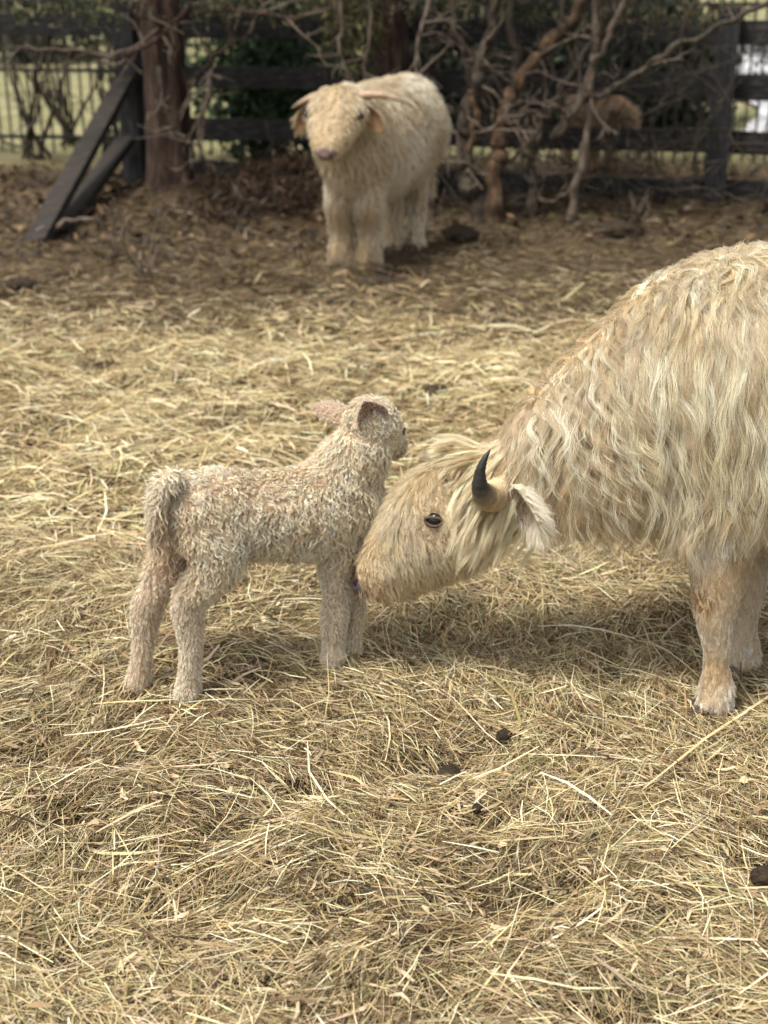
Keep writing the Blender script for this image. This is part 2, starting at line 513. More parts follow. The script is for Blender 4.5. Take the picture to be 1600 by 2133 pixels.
class Body:
    def __init__(self):
        self.V, self.F, self.off = [], [], 0
        self.c, self.T, self.r, self.part = [], [], [], []
    def add(self, part, stations, side, n=18, sub=5, cap=.6):
        v, f, c, T, r = loft(stations, side, n, sub, cap)
        self.V.append(v)
        self.F += [tuple(i + self.off for i in q) for q in f]
        self.off += len(v)
        self.c.append(c); self.T.append(T); self.r.append(r); self.part += [part] * len(c)
    def build(self, name, voxel, smooth_it, mat, parent):
        me = bpy.data.meshes.new('tmp')
        me.from_pydata([tuple(map(float, v)) for v in np.concatenate(self.V)], [], self.F)
        o = bpy.data.objects.new('tmp', me)
        C.objects.link(o)
        r = o.modifiers.new('r', 'REMESH'); r.mode = 'VOXEL'; r.voxel_size = voxel
        s = o.modifiers.new('s', 'SMOOTH'); s.iterations = smooth_it; s.factor = .5
        dg = bpy.context.evaluated_depsgraph_get()
        ev = o.evaluated_get(dg)
        m2 = bpy.data.meshes.new_from_object(ev)
        m2.name = name
        bpy.data.objects.remove(o)
        for p in m2.polygons:
            p.use_smooth = True
        m2.materials.clear()
        m2.materials.append(mat)
        b = bpy.data.objects.new(name, m2)
        C.objects.link(b)
        co = np.zeros(len(m2.vertices) * 3)
        m2.vertices.foreach_get('co', co)
        self.co = co.reshape(-1, 3).copy()
        m2.calc_loop_triangles()
        tr = np.zeros(len(m2.loop_triangles) * 3, np.int32)
        m2.loop_triangles.foreach_get('vertices', tr)
        self.tri = tr.reshape(-1, 3)
        self.bvh = BVHTree.FromPolygons([Vector(v) for v in self.co], [tuple(t) for t in self.tri])
        self.cc, self.TT, self.rr = np.concatenate(self.c), np.concatenate(self.T), np.concatenate(self.r)
        self.pp = np.array(self.part)
        vn = np.zeros(len(m2.vertices) * 3)
        m2.vertices.foreach_get('normal', vn)
        self.vn = vn.reshape(-1, 3)
        adopt(b, parent)
        self.obj = b
        return b
    def sample(self, n, dens=None, seed=0):
        r = np.random.default_rng(seed)
        a, b, c = (self.co[self.tri[:, k]] for k in range(3))
        ar = np.linalg.norm(np.cross(b - a, c - a), axis=1)
        cen = (a + b + c) / 3
        if dens is not None:
            ar = ar * dens(cen)
        i = r.choice(len(ar), n, p=ar / ar.sum())
        u, v = r.random(n), r.random(n)
        fl = u + v > 1
        u[fl], v[fl] = 1 - u[fl], 1 - v[fl]
        p = a[i] + u[:, None] * (b - a)[i] + v[:, None] * (c - a)[i]
        w = 1 - u - v
        nn = norm(self.vn[self.tri[i, 0]] * w[:, None] + self.vn[self.tri[i, 1]] * u[:, None] + self.vn[self.tri[i, 2]] * v[:, None])
        return p, nn
    def which(self, p):
        out = np.zeros(len(p), int)
        for s in range(0, len(p), 4000):
            q = p[s:s + 4000]
            d = np.linalg.norm(q[:, None] - self.cc[None], axis=2) / self.rr[None]
            out[s:s + 4000] = d.argmin(1)
        return self.pp[out], self.TT[out]
    def hit(self, px, py):
        d = ray(px, py)
        h = self.bvh.ray_cast(Vector((0, 0, CAM_H)), Vector(d).normalized())
        return (None, None) if h[0] is None else (np.array(h[0]), np.array(h[1]))

def fur(name, body, parent, n_guides, n_hairs, style, color, seed, K=8, dens=None, rad=.00045, clump=.8, stray=.06, mat=None, collide=True, fz=1.0, phase_cell=None, tip=.25):
    """style(part, T, nrm, pos, rng) -> flow, length, lift, gravity, wave amplitude, wave count"""
    r = np.random.default_rng(seed)
    gp, gn = body.sample(n_guides, dens, seed + 1)
    part, T = body.which(gp)
    flow, length, lift, grav, amp, wav = style(part, T, gn, gp, r)
    ok = length > .001
    gp, gn, flow, length, lift, grav, amp, wav, part = (a[ok] for a in (gp, gn, flow, length, lift, grav, amp, wav, part))
    n = len(gp)
    flow = norm(flow - (flow * gn).sum(1, keepdims=True) * gn)
    d = norm(flow * np.cos(lift)[:, None] + gn * np.sin(lift)[:, None])
    pts = np.zeros((n, K, 3))
    pts[:, 0] = gp
    step = (length / (K - 1))[:, None]
    phase = r.random(n) * 6.283
    if phase_cell:
        phase = 9.0 * vnoise(gp, phase_cell, seed) + .7 * r.normal(0, 1, n)
        wav = 1.25 + .45 * vnoise(gp, phase_cell * 1.5, seed + 1) + .15 * r.normal(0, 1, n)
    cur = gp.copy()
    for k in range(1, K):
        d = norm(d + np.array((0, 0, -1.0)) * grav[:, None] * step / .02)
        cur = cur + d * step
        if collide:
            for i in range(n):
                h = body.bvh.find_nearest(Vector(cur[i]), 0.12)
                if h[0] is not None:
                    hl = np.array(h[0]); hn = np.array(h[1])
                    dd = float((cur[i] - hl) @ hn)
                    need = .003 + .004 * k / K
                    if dd < need:
                        cur[i] = cur[i] + hn * (need - dd)
                        d[i] = d[i] - hn * min(0.0, float(d[i] @ hn)) * .9
            d = norm(d)
        pts[:, k] = cur
    s = np.linspace(0, 1, K)[None, :]
    b = norm(np.cross(pts[:, -1] - pts[:, 0] + 1e-6, gn))
    ramp = np.clip(s * 1.6, 0, 1)
    wv = amp[:, None] * ramp * np.sin(6.283 * wav[:, None] * s + phase[:, None])
    wv2 = amp[:, None] * ramp * .6 * (np.cos(6.283 * wav[:, None] * s + phase[:, None] * 1.7) + .6)
    pts += wv[..., None] * b[:, None] + wv2[..., None] * gn[:, None]
    # children
    kd = KDTree(n)
    for i in range(n):
        kd.insert(gp[i], i)
    kd.balance()
    cp, cn = body.sample(n_hairs, dens, seed + 2)
    near = np.array([kd.find(v)[1] for v in cp])
    dist = np.linalg.norm(cp - gp[near], axis=1)
    okc = ((cn * gn[near]).sum(1) > 0.2) & (dist < max(.02, 2.5 * float(np.median(dist))))
    cp, cn, near = cp[okc], cn[okc], near[okc]
    m = len(cp)
    ratio = r.uniform(.6, 1.08, m)
    cl = np.clip(r.normal(clump, .12, m), 0, .97)
    st = r.random(m) < stray
    cl[st] = r.uniform(0, .4, st.sum())
    ss = np.linspace(0, 1, K)[None] * ratio[:, None] * (K - 1)
    i0 = np.clip(ss.astype(int), 0, K - 2)
    fr = (ss - i0)[..., None]
    g = pts[near]
    ar = np.arange(m)[:, None]
    gk = g[ar, i0] * (1 - fr) + g[ar, i0 + 1] * fr
    o = (cp - gp[near])[:, None]
    fall = (1 - cl[:, None] * np.linspace(0, 1, K)[None] ** .75)[..., None]
    frizz = r.normal(0, 1, (m, 1, 3)) * (length[near] * .05 * fz)[:, None, None] * (np.linspace(0, 1, K)[None, :, None] ** 1.3)
    frizz2 = np.cumsum(r.normal(0, 1, (m, K, 3)), 1) * (length[near] * .012 * fz)[:, None, None] * (np.linspace(0, 1, K)[None, :, None] > 0)
    frizz = frizz * np.where(st, 2.2, 1.0)[:, None, None]
    pos = gk + o * fall + frizz + frizz2
    pos[:, 0] = cp - cn * .002
    col = color(cp, near, gp, part[near], r)
    cu = bpy.data.hair_curves.new(name)
    cu.add_curves([K] * m)
    cu.attributes['position'].data.foreach_set('vector', np.ascontiguousarray(pos, dtype=np.float32).ravel())
    ra = cu.attributes.get('radius') or cu.attributes.new('radius', 'FLOAT', 'POINT')
    rr = rad * r.uniform(.7, 1.3, (m, 1)) * (1 - (1 - tip) * np.linspace(0, 1, K)[None] ** 1.5)
    ra.data.foreach_set('value', np.ascontiguousarray(rr, dtype=np.float32).ravel())
    ca = cu.attributes.new('hcol', 'FLOAT_COLOR', 'CURVE')
    ca.data.foreach_set('color', np.ascontiguousarray(np.concatenate([np.clip(col, .01, .92), np.ones((m, 1))], 1), dtype=np.float32).ravel())
    cu.materials.append(mat or M['hair'])
    ob = bpy.data.objects.new(name, cu)
    C.objects.link(ob)
    adopt(ob, parent)
    return ob

DOWN = np.array((0, 0, -1.0))
def hoof_pair(foot, fwd, lat, size, parent):
    """two claws of a cloven hoof"""
    V, F, off = [], [], 0
    fwd, lat = np.asarray(fwd, float), np.asarray(lat, float)
    up = np.array((0, 0, 1.0))
    for sg in (-1, 1):
        c = np.asarray(foot) + lat * sg * size * .42
        st = [(c - fwd * size * .75 + up * size * .55, size * .30, size * .45), (c - fwd * size * .1 + up * size * .52, size * .38, size * .55),
              (c + fwd * size * .65 + up * size * .36, size * .33, size * .36), (c + fwd * size * 1.15 + up * size * .18, size * .14, size * .14)]
        v, f, *_ = loft(st, lat, 10, 3)
        v[:, 2] = np.maximum(v[:, 2], foot[2] + .001)
        V.append(v); F += [tuple(i + off for i in q) for q in f]; off += len(v)
    return mesh_np('hoof', np.concatenate(V), F, M['hoof'], parent, smooth=True)
def ear_mesh(base, tip, face, width, parent, mat_out, mat_in):
    """a cupped leaf-shaped ear; face = direction its hollow looks towards"""
    base, tip, face = (np.asarray(v, float) for v in (base, tip, face))
    ax = tip - base
    L = np.linalg.norm(ax); ax = ax / L
    face = face - (face @ ax) * ax; face /= np.linalg.norm(face)
    sd = np.cross(ax, face)
    NU, NV = 12, 11
    prof = lambda t: (math.sin(math.pi * min(1, t * .93 + .07) ** .75)) ** .8
    def grid(off):
        V = []
        for i in range(NU):
            t = i / (NU - 1)
            w = width * max(.04, prof(t))
            cup = .55 * w * (1 - .55 * t)
            for j in range(NV):
                u = j / (NV - 1) * 2 - 1
                V.append(base + ax * L * t + sd * w * math.sin(u * 1.35) / math.sin(1.35) - face * (cup * (math.cos(u * 1.45)) + off))
        return V
    inn, out = grid(0), grid(.006)
    V = inn + out
    F, mi = [], []
    n = NU * NV
    for i in range(NU - 1):
        for j in range(NV - 1):
            a = i * NV + j
            F.append((a, a + 1, a + NV + 1, a + NV)); mi.append(1)
            F.append((n + a, n + a + NV, n + a + NV + 1, n + a + 1)); mi.append(0)
    for i in range(NU - 1):
        for j in (0, NV - 1):
            a = i * NV + j
            F.append((a, a + NV, n + a + NV, n + a)); mi.append(0)
    for j in range(NV - 1):
        for i in (0, NU - 1):
            a = i * NV + j
            F.append((a, a + 1, n + a + 1, n + a)); mi.append(0)
    o = mesh_np('ear', np.array(V), F, mat_out, parent, smooth=True)
    o.data.materials.append(mat_in)
    for p, k in zip(o.data.polygons, mi):
        p.material_index = k
    co = np.array(V)
    class EB: pass
    e = Body.__new__(Body)
    e.co = co
    tri = []
    for q, k in zip(F, mi):
        tri += [(q[0], q[1], q[2]), (q[0], q[2], q[3])]
    e.tri = np.array(tri)
    e.vn = np.concatenate([np.tile(face, (n, 1)), np.tile(-face, (n, 1))])
    # outward normals of the back of the ear
    cen = base + ax * L * .5
    e.vn[n:] = norm(co[n:] - (cen + face * width * .6) - ((co[n:] - cen) @ ax)[:, None] * ax)
    e.vn[:n] = norm(co[:n] - (cen + face * width * .3) - ((co[:n] - cen) @ ax)[:, None] * ax)
    e.bvh = BVHTree.FromPolygons([Vector(v) for v in co], [tuple(t) for t in e.tri])
    e.cc, e.TT, e.rr, e.pp = np.array([cen]), np.array([ax]), np.array([1.0]), np.array(['ear'])
    e.ax, e.L, e.base = ax, L, base
    return o, e
def eyeball(c, nrm, r, parent, lid=True):
    nrm = norm(np.asarray(nrm, float))
    bm = bmesh.new()
    bmesh.ops.create_uvsphere(bm, u_segments=20, v_segments=12, radius=r)
    me = bpy.data.meshes.new('eye')
    bm.to_mesh(me); bm.free()
    for p in me.polygons: p.use_smooth = True
    me.materials.append(M['eye'])
    o = bpy.data.objects.new('eye', me)
    C.objects.link(o)
    o.location = Vector(c)
    adopt(o, parent)
    if lid:
        # almond-shaped rim of bare skin round the ball
        up = np.array((0, 0, 1.0)); sd = norm(np.cross(up, nrm)); up = np.cross(nrm, sd)
        th = np.linspace(0, 2 * math.pi, 20, endpoint=False)
        ring = [c + nrm * r * (.90 - .35 * abs(math.cos(t))) + sd * r * 1.12 * math.cos(t) + up * r * (.46 if math.sin(t) > 0 else .62) * math.sin(t) for t in th]
        V, F = [], []
        for k in range(20):
            T = norm(ring[(k + 1) % 20] - ring[k - 1]); A = nrm; B = np.cross(T, A)
            for j in range(6):
                q = 2 * math.pi * j / 6
                V.append(ring[k] + r * .22 * (math.cos(q) * A + math.sin(q) * B))
        for k in range(20):
            for j in range(6):
                F.append((k * 6 + j, k * 6 + (j + 1) % 6, ((k + 1) % 20) * 6 + (j + 1) % 6, ((k + 1) % 20) * 6 + j))
        lo = mesh_np('eyelid', np.array(V), F, M['lid'], None, smooth=True)
        lo.parent = o
        lo.matrix_parent_inverse = Matrix.Identity(4)
        lo.location = -Vector(c)
    return o
def horn(pts, radii, cols, parent):
    v, f, c, T, r = loft([(p, q, q) for p, q in zip(pts, radii)], (0.2, .3, 1), 16, 9, cap=.3)
    n = 16
    K = len(c)
    cc = catmull(np.array(cols), 9)
    vc = np.repeat(cc, n, axis=0)
    rest = len(v) - len(vc)
    half = rest // 2
    vc = np.concatenate([vc, np.tile(cc[0], (half, 1)), np.tile(cc[-1], (rest - half, 1))])
    vc = np.clip(vc * (1 + .28 * vnoise(v, .005, 5)[:, None] + .25 * vnoise(v, .018, 6)[:, None]), .01, .9)
    v = v + (v - np.concatenate([np.repeat(c, n, axis=0), np.tile(c[0], (half, 1)), np.tile(c[-1], (rest - half, 1))])) * (.06 * vnoise(v, .008, 8) + .04 * vnoise(v, .003, 9) + np.concatenate([np.repeat(.035 * np.sin(np.arange(K) * 2.1), n), np.zeros(rest)]))[:, None]
    return mesh_np('horn', v, f, M['horn'], parent, smooth=True, col=vc)

# ================================================================== the mother
def build_mother():
    YB = 2.83
    lat = np.array((0, 1.0, 0))
    foot = G(1490, 1492)
    root = thing('highland_cow', (1.3, YB, 0), 'big long-haired cream cow with dark-tipped horn bending to nuzzle the calf', 'cow')
    B = Body()
    def slab(px, top, bot, Y, a):
        t, b = P(px, top, Y), P(px, bot, Y)
        return ((t + b) / 2, a, (t[2] - b[2]) / 2)
    B.add('trunk', [slab(2500, 640, 860, YB, .08), slab(2440, 575, 1010, YB, .19), slab(2250, 535, 1110, YB, .25), slab(2000, 530, 1135, YB, .28),
                    slab(1780, 525, 1120, YB, .26), slab(1620, 515, 1100, YB, .225), slab(1500, 545, 1115, YB, .19), slab(1400, 620, 1135, YB + .01, .165), slab(1330, 690, 1140, YB + .01, .13)], lat, 24)
    B.add('neck', [(P(1420, 830, YB), .165, .24), (P(1310, 890, YB + .01), .145, .215), (P(1215, 940, YB + .02), .125, .175), (P(1130, 990, YB + .035), .10, .13), (P(1060, 1025, 2.87), .085, .10)], lat, 20)
    YH = 2.875
    B.add('head', [(P(1085, 1035, YH), .075, .085), (P(1030, 1035, YH), .092, .118), (P(965, 1062, YH), .094, .134), (P(905, 1105, YH), .084, .130), (P(852, 1146, YH), .068, .103),
                   (P(806, 1183, YH), .058, .079), (P(773, 1206, YH), .052, .058)], lat, 20, 5, .5)
    fn = foot
    ff = G(1550, 1402)
    def leg(name, pts, r):
        B.add(name, [(p, q, q2) for p, (q, q2) in zip(pts, r)], (0, 1, 0), 14, 5)
    LR = [(.10, .13), (.085, .105), (.06, .072), (.045, .048), (.029, .032), (.027, .030), (.034, .039), (.040, .045)]
    leg('leg', [P(1500, 880, fn[1] + .06), P(1500, 1030, fn[1] + .03), P(1500, 1150, fn[1] + .01), P(1490, 1268, fn[1]), P(1493, 1345, fn[1]), P(1493, 1385, fn[1]), P(1493, 1430, fn[1]), P(1487, 1470, fn[1])], LR)
    leg('leg', [P(1540, 880, ff[1] - .03), P(1545, 1030, ff[1]), P(1550, 1130, ff[1]), P(1552, 1225, ff[1]), P(1552, 1280, ff[1]), P(1552, 1315, ff[1]), P(1550, 1350, ff[1]), P(1546, 1385, ff[1])], LR)
    hz = [1.0, .78, .60, .44, .26, .17, .09, .035]
    hx = [1.72, 1.76, 1.74, 1.83, 1.82, 1.80, 1.79, 1.77]
    HR = [(.12, .17), (.115, .16), (.075, .10), (.05, .06), (.034, .038), (.032, .035), (.04, .044), (.044, .048)]
    hind = [YB - .15, YB + .15]
    for yy in hind:
        leg('leg', [np.array((x, yy, z)) for x, z in zip(hx, hz)], HR)
    tl = P(2500, 640, YB)
    B.add('tail', [(tl + np.array((-.03, 0, 0)), .03, .03), (tl + np.array((.03, 0, -.03)), .026, .026), (tl + np.array((.05, 0, -.2)), .02, .02), (tl + np.array((.045, 0, -.5)), .017, .017), (tl + np.array((.04, 0, -.72)), .02, .02)], lat, 10)
    b = B.build('body', .011, 6, M['skin_mother'], root)
    eye_p, eye_n = B.hit(905, 1084)
    eye_n = norm(eye_n * .7 + np.array((-.35, -1, .1)) * .5)
    ec = eye_p - eye_n * .0075
    eyeball(ec, eye_n, .0185, root)
    ec2 = ec.copy(); ec2[1] = 2 * YH - ec[1]
    eyeball(ec2, eye_n * np.array((1, -1, 1)), .0185, root)
    # horns
    pale, mid, dark = (.50, .38, .23), (.30, .22, .13), (.030, .027, .024)
    hp = [P(1052, 1005, 2.83), P(1036, 1028, 2.775), P(1016, 1036, 2.73), P(1001, 1018, 2.70), P(1000, 985, 2.69), P(1009, 957, 2.69), P(1021, 937, 2.695)]
    hr = [.031, .034, .0305, .0195, .012, .007, .0015]
    hc = [pale, (.54, .42, .26), (.42, .31, .18), (.07, .058, .042), dark, dark, (.02, .018, .017)]
    horn(hp, hr, hc, root)
    fb = np.array((hp[0][0], 2 * YH - hp[0][1], hp[0][2]))
    horn([fb + np.array(q) for q in ((0, 0, 0), (-.006, .045, -.02), (-.02, .08, -.035), (-.045, .10, -.045), (-.07, .105, -.05), (-.095, .10, -.05), (-.115, .09, -.048))], hr, hc, root)
    # ears
    e1b, e1t = P(1060, 1040, 2.765), P(1124, 1094, 2.655)
    ears = []
    for k in (0, 1):
        bb, tt, fc = e1b.copy(), e1t.copy(), np.array((-.35, -.85, -.35))
        if k:
            bb[1], tt[1], fc[1] = 2 * YH - bb[1], 2 * YH - tt[1], -fc[1]
        ears.append(ear_mesh(bb, tt, fc, .055, root, M['skin_mother'], M['ear_in']))
    # nose pad with nostrils (against the calf's leg)
    tipc = P(766, 1212, YH)
    v, f, *_ = loft([(tipc + np.array((.02, 0, 0)), .038, .036), (tipc + np.array((-.012, 0, -.008)), .036, .032), (tipc + np.array((-.024, 0, -.012)), .024, .022)], lat, 16, 4)
    nose = mesh_np('nose', v, f, M['dark_nose'], root, smooth=True)
    for sg in (-1, 1):
        c = tipc + np.array((-.026, sg * .017, .006))
        v, f, *_ = loft([(c + np.array((.006, sg * .004, -.006)), .004, .006), (c, .006, .008), (c + np.array((.004, sg * .004, .008)), .003, .004)], lat, 8, 3)
        mesh_np('nostril', v, f, M['nostril'], nose, smooth=True)
    for p in (fn, ff):
        hoof_pair(np.array((p[0] - .02, p[1], 0)), (-1, 0, 0), lat, .042, root)
    for yy in hind:
        hoof_pair(np.array((1.755, yy, 0)), (-1, 0, 0), lat, .042, root)

    knee = P(1462, 1258, fn[1] - .045)
    fet = P(1482, 1410, fn[1] - .04)
    upl = P(1535, 1200, fn[1] - .05)
    belly = P(1585, 1040, 2.62)
    def style(part, T, nrm, pos, r):
        n = len(pos)
        flow = np.tile(DOWN, (n, 1)) * 1.0
        length = np.full(n, .05); lift = np.full(n, .35); grav = np.full(n, .12); amp = np.full(n, .004); wav = r.uniform(.8, 1.6, n)
        jit = np.stack([vnoise(pos, .09, s) for s in (51, 52, 53)], 1)
        is_ = lambda k: part == k
        m = is_('trunk')
        flow[m] = DOWN + np.array((.22, 0, 0)) + .55 * jit[m]
        length[m] = r.uniform(.12, .20, m.sum()); amp[m] = .0105; wav[m] = r.uniform(1.2, 2.1, m.sum()); lift[m] = .28; grav[m] = .16
        low = m & (pos[:, 2] < .62)
        length[low] = r.uniform(.07, .12, low.sum())
        top = m & (nrm[:, 2] > .75)
        length[top] = r.uniform(.07, .12, top.sum()); lift[top] = .25; flow[top] += np.array((.3, 0, 0)) + np.sign(pos[top, 1:2] - YB) * np.array((0, .6, 0)) + .35 * r.normal(0, 1, (top.sum(), 3))
        m = is_('neck')
        flow[m] = DOWN * .9 - T[m] * .55 + .45 * jit[m]
        length[m] = r.uniform(.10, .17, m.sum()); amp[m] = .0105; wav[m] = r.uniform(1.2, 2.2, m.sum()); lift[m] = .30; grav[m] = .15
        crest = m & (nrm[:, 2] > .55)
        length[crest] = r.uniform(.08, .13, crest.sum()); lift[crest] = .12; flow[crest] = np.array((.35, 0, -.6)) + np.sign(pos[crest, 1:2] - YB - .01) * np.array((0, .8, 0)) + .3 * jit[crest]
        thr = m & (nrm[:, 2] < -.3)
        length[thr] = r.uniform(.06, .10, thr.sum())
        m = is_('head')
        flow[m] = DOWN * .8 + np.array((.38, 0, 0)) + .35 * jit[m]
        length[m] = r.uniform(.03, .055, m.sum()); lift[m] = .3; amp[m] = .003; grav[m] = .06
        fore = m & (pos[:, 0] < P(900, 1100, YH)[0]) & (nrm[:, 2] > -.2)
        flow[fore] = DOWN * .9 + np.array((.25, 0, 0)) + .4 * jit[fore]
        length[fore] = r.uniform(.035, .065, fore.sum())
        muz = m & (pos[:, 0] < P(800, 1190, YH)[0])
        length[muz] = r.uniform(.012, .025, muz.sum())
        tipm = m & (pos[:, 0] < P(752, 1210, YH)[0])
        length[tipm] = 0
        jaw = m & (nrm[:, 2] < -.35)
        length[jaw] = r.uniform(.022, .036, jaw.sum()); flow[jaw] = DOWN * .9 + np.array((.5, 0, 0)) + .3 * jit[jaw]; lift[jaw] = .55
        for e in (ec, ec2):
            q = pos - e
            brow = (np.abs(q[:, 0] - .005) < .045) & (q[:, 2] > -.01) & (q[:, 2] < .075) & (np.abs(q[:, 1]) < .06)
            length[brow] = np.minimum(length[brow], .005 + .016 * np.clip((q[brow, 2] - .02) / .05, 0, 1)); lift[brow] = .15
            length[np.linalg.norm(pos - e, axis=1) < .031] = 0
            ne = np.linalg.norm(pos - e, axis=1) < .045
            length[ne] = np.minimum(length[ne], .014); lift[ne] = .12
        m = is_('leg')
        flow[m] = DOWN + np.array((.12, 0, 0)) + .15 * jit[m]
        up = np.clip((pos[:, 2] - .35) / .3, 0, 1)
        length[m] = (r.uniform(.014, .024, m.sum()) + .06 * up[m]); amp[m] = .0012 + .005 * up[m]; lift[m] = .16
        low = m & (pos[:, 2] < .10)
        length[low] = r.uniform(.014, .026, low.sum()); lift[low] = .3
        foot_ = m & (pos[:, 2] < .045)
        length[foot_] = r.uniform(.006, .012, foot_.sum())
        m = is_('tail')
        length[m] = r.uniform(.08, .16, m.sum()); lift[m] = .15
        return flow, length, lift, grav, amp, wav
    def color(p, near, gp, part, r):
        n = len(p)
        gv = np.random.default_rng(99).normal(0, 1, len(gp))[near]
        yel = np.clip(.5 + .8 * vnoise(gp[near], .05, 61) + .25 * gv, 0, 1)[:, None]
        a = np.array((.68, .53, .285)); w = np.array((.78, .67, .45)); br = np.array((.44, .285, .145))
        col = w * (1 - yel) + a * yel
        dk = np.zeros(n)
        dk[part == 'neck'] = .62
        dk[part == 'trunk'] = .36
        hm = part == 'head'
        dk[hm] = .30 + .50 * np.clip((P(900, 1150, YH)[2] - p[hm, 2]) / .08, 0, 1)  # browner lower face, with the jaw's shade put into the hair colour
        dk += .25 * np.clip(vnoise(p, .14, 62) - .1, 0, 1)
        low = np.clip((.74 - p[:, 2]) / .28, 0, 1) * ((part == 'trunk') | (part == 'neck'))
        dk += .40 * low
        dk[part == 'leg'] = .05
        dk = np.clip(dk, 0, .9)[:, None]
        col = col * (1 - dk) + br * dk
        lg = (.75 * (part == 'leg'))[:, None]
        col = col * (1 - lg) + np.array((.97, .91, .78)) * lg
        br2 = np.array((.27, .15, .06)); oc = np.array((.50, .34, .17))
        for c, rad, cc, sg in ((knee, .066, np.array((.20, .10, .038)), 1), (fet, .050, np.array((.42, .25, .10)), .9), (upl, .06, oc, .8), (belly, .10, oc, .6)):
            q = (p - c) / rad
            w_ = sg * np.clip(1.5 - np.linalg.norm(q, axis=1) + .5 * vnoise(p, .03, 64), 0, 1)[:, None] * (np.ones(n) if c is belly else (part == 'leg'))[:, None]
            col = col * (1 - w_) + cc * w_
        col *= .98 * r.lognormal(0, .12, (n, 1)) * np.exp(.20 * gv)[:, None]
        return col
    def dens(c):
        x = c[:, 0]
        d = np.where(x > 1.05, .22, 1.0)
        d = d * np.where(c[:, 1] > YB + .06, .45, 1.0)
        hd = x < P(1120, 1000, YH)[0]
        return d * np.where(hd, 1.5, 1.0)
    dens_all = dens
    hx0 = P(1085, 1000, YH)[0]
    lowleg = lambda c: np.clip((.50 - c[:, 2]) / .06, 0, 1)
    emid = [(e1b * .5 + e1t * .5) * np.array((1, k, 1)) + np.array((0, 0 if k > 0 else 2 * YH, 0)) for k in (1, -1)]
    earmask = lambda c: np.where(np.minimum(*[np.linalg.norm((c - e) * np.array((1, .6, 1)), axis=1) for e in emid]) < .075, .12, 1.0)
    dens_body = lambda c: earmask(c) * dens_all(c) * np.where(c[:, 0] < hx0, 0.12, 1.0) * (1 - lowleg(c) * (c[:, 0] > hx0))
    dens_leg = lambda c: lowleg(c) * (c[:, 0] > hx0 + .2) * np.where(c[:, 0] > 1.3, .4, 1.0)
    dens_head = lambda c: np.where(c[:, 0] < hx0 + .03, 1.0, 0.0)
    def locks(part, T, nrm, pos, r):
        flow, length, lift, grav, amp, wav = style(part, T, nrm, pos, r)
        k = (part == 'trunk') | ((part == 'neck'))
        length = np.where(k & (length > .05), length * r.uniform(1.0, 1.35, len(length)), 0)
        return flow, length, np.where(nrm[:, 2] > .5, lift * .6, lift + .10), grav, amp * 1.25, wav
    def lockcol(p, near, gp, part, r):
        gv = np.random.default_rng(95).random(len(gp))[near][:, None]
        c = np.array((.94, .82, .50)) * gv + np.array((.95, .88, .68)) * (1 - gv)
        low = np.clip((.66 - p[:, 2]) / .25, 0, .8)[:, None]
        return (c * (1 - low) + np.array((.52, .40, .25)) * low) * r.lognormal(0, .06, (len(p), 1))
    def facef(part, T, nrm, pos, r):
        flow, length, lift, grav, amp, wav = style(part, T, nrm, pos, r)
        return flow, length * np.where(part == 'head', .9, .6), lift, grav, amp * .7, wav
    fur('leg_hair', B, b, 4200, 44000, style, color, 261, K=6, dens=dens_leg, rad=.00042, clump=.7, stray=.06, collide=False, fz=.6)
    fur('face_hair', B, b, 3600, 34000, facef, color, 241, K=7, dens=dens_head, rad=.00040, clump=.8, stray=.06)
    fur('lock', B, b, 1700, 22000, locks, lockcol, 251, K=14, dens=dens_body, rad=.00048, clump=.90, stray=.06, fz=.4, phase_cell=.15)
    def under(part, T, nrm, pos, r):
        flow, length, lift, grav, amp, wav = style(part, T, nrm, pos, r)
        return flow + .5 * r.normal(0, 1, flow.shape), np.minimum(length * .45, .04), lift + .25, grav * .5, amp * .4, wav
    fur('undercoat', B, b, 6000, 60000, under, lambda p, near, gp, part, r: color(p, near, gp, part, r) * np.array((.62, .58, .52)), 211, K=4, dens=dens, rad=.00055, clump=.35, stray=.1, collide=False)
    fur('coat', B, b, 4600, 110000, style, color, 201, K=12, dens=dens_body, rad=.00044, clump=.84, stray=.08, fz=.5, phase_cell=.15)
    # forelock: long straw-blond locks falling from the poll over the brow
    poll = P(1010, 945, YH)
    def dfor(c):
        ax = norm(P(790, 1190, YH) - P(1040, 1000, YH))
        s = (c - P(1040, 1000, YH)) @ ax
        up = B.bvh
        return np.where((s > -.08) & (s < .045) & (c[:, 2] > P(960, 1020, YH)[2] - .02), 1.0, 0.0) * np.where(np.abs(c[:, 1] - YH) < .10, 1, 0)
    def sfor(part, T, nrm, pos, r):
        n = len(pos)
        ax = norm(P(800, 1130, YH) - P(1040, 950, YH))
        sidev = np.sign(pos[:, 1] - YH)[:, None] * np.array((0, 1.0, 0))
        flow = ax + sidev * (.9 * r.random((n, 1)) * np.clip(np.abs(pos[:, 1] - YH) / .05, .2, 1.3)[:, None]) + .10 * r.normal(0, 1, (n, 3))
        length = r.uniform(.13, .22, n)
        sideways = np.abs(pos[:, 1] - YH) > .045
        length[sideways] *= .82
        fd = norm(flow + DOWN * .35)
        for e in (ec, ec2):
            q = (e - pos) * np.array((1, .35, 1))
            al = (q * fd).sum(1)
            miss = np.linalg.norm(q - al[:, None] * fd, axis=1)
            hitm = (miss < .072) & (al > 0) & (np.sign(pos[:, 1] - YH) == np.sign(e[1] - YH))
            length[hitm] = np.minimum(length[hitm], np.maximum(.02, al[hitm] - .062))
        return flow, length, r.uniform(.25, .65, n), np.full(n, .10), np.full(n, .005), r.uniform(.6, 1.2, n)
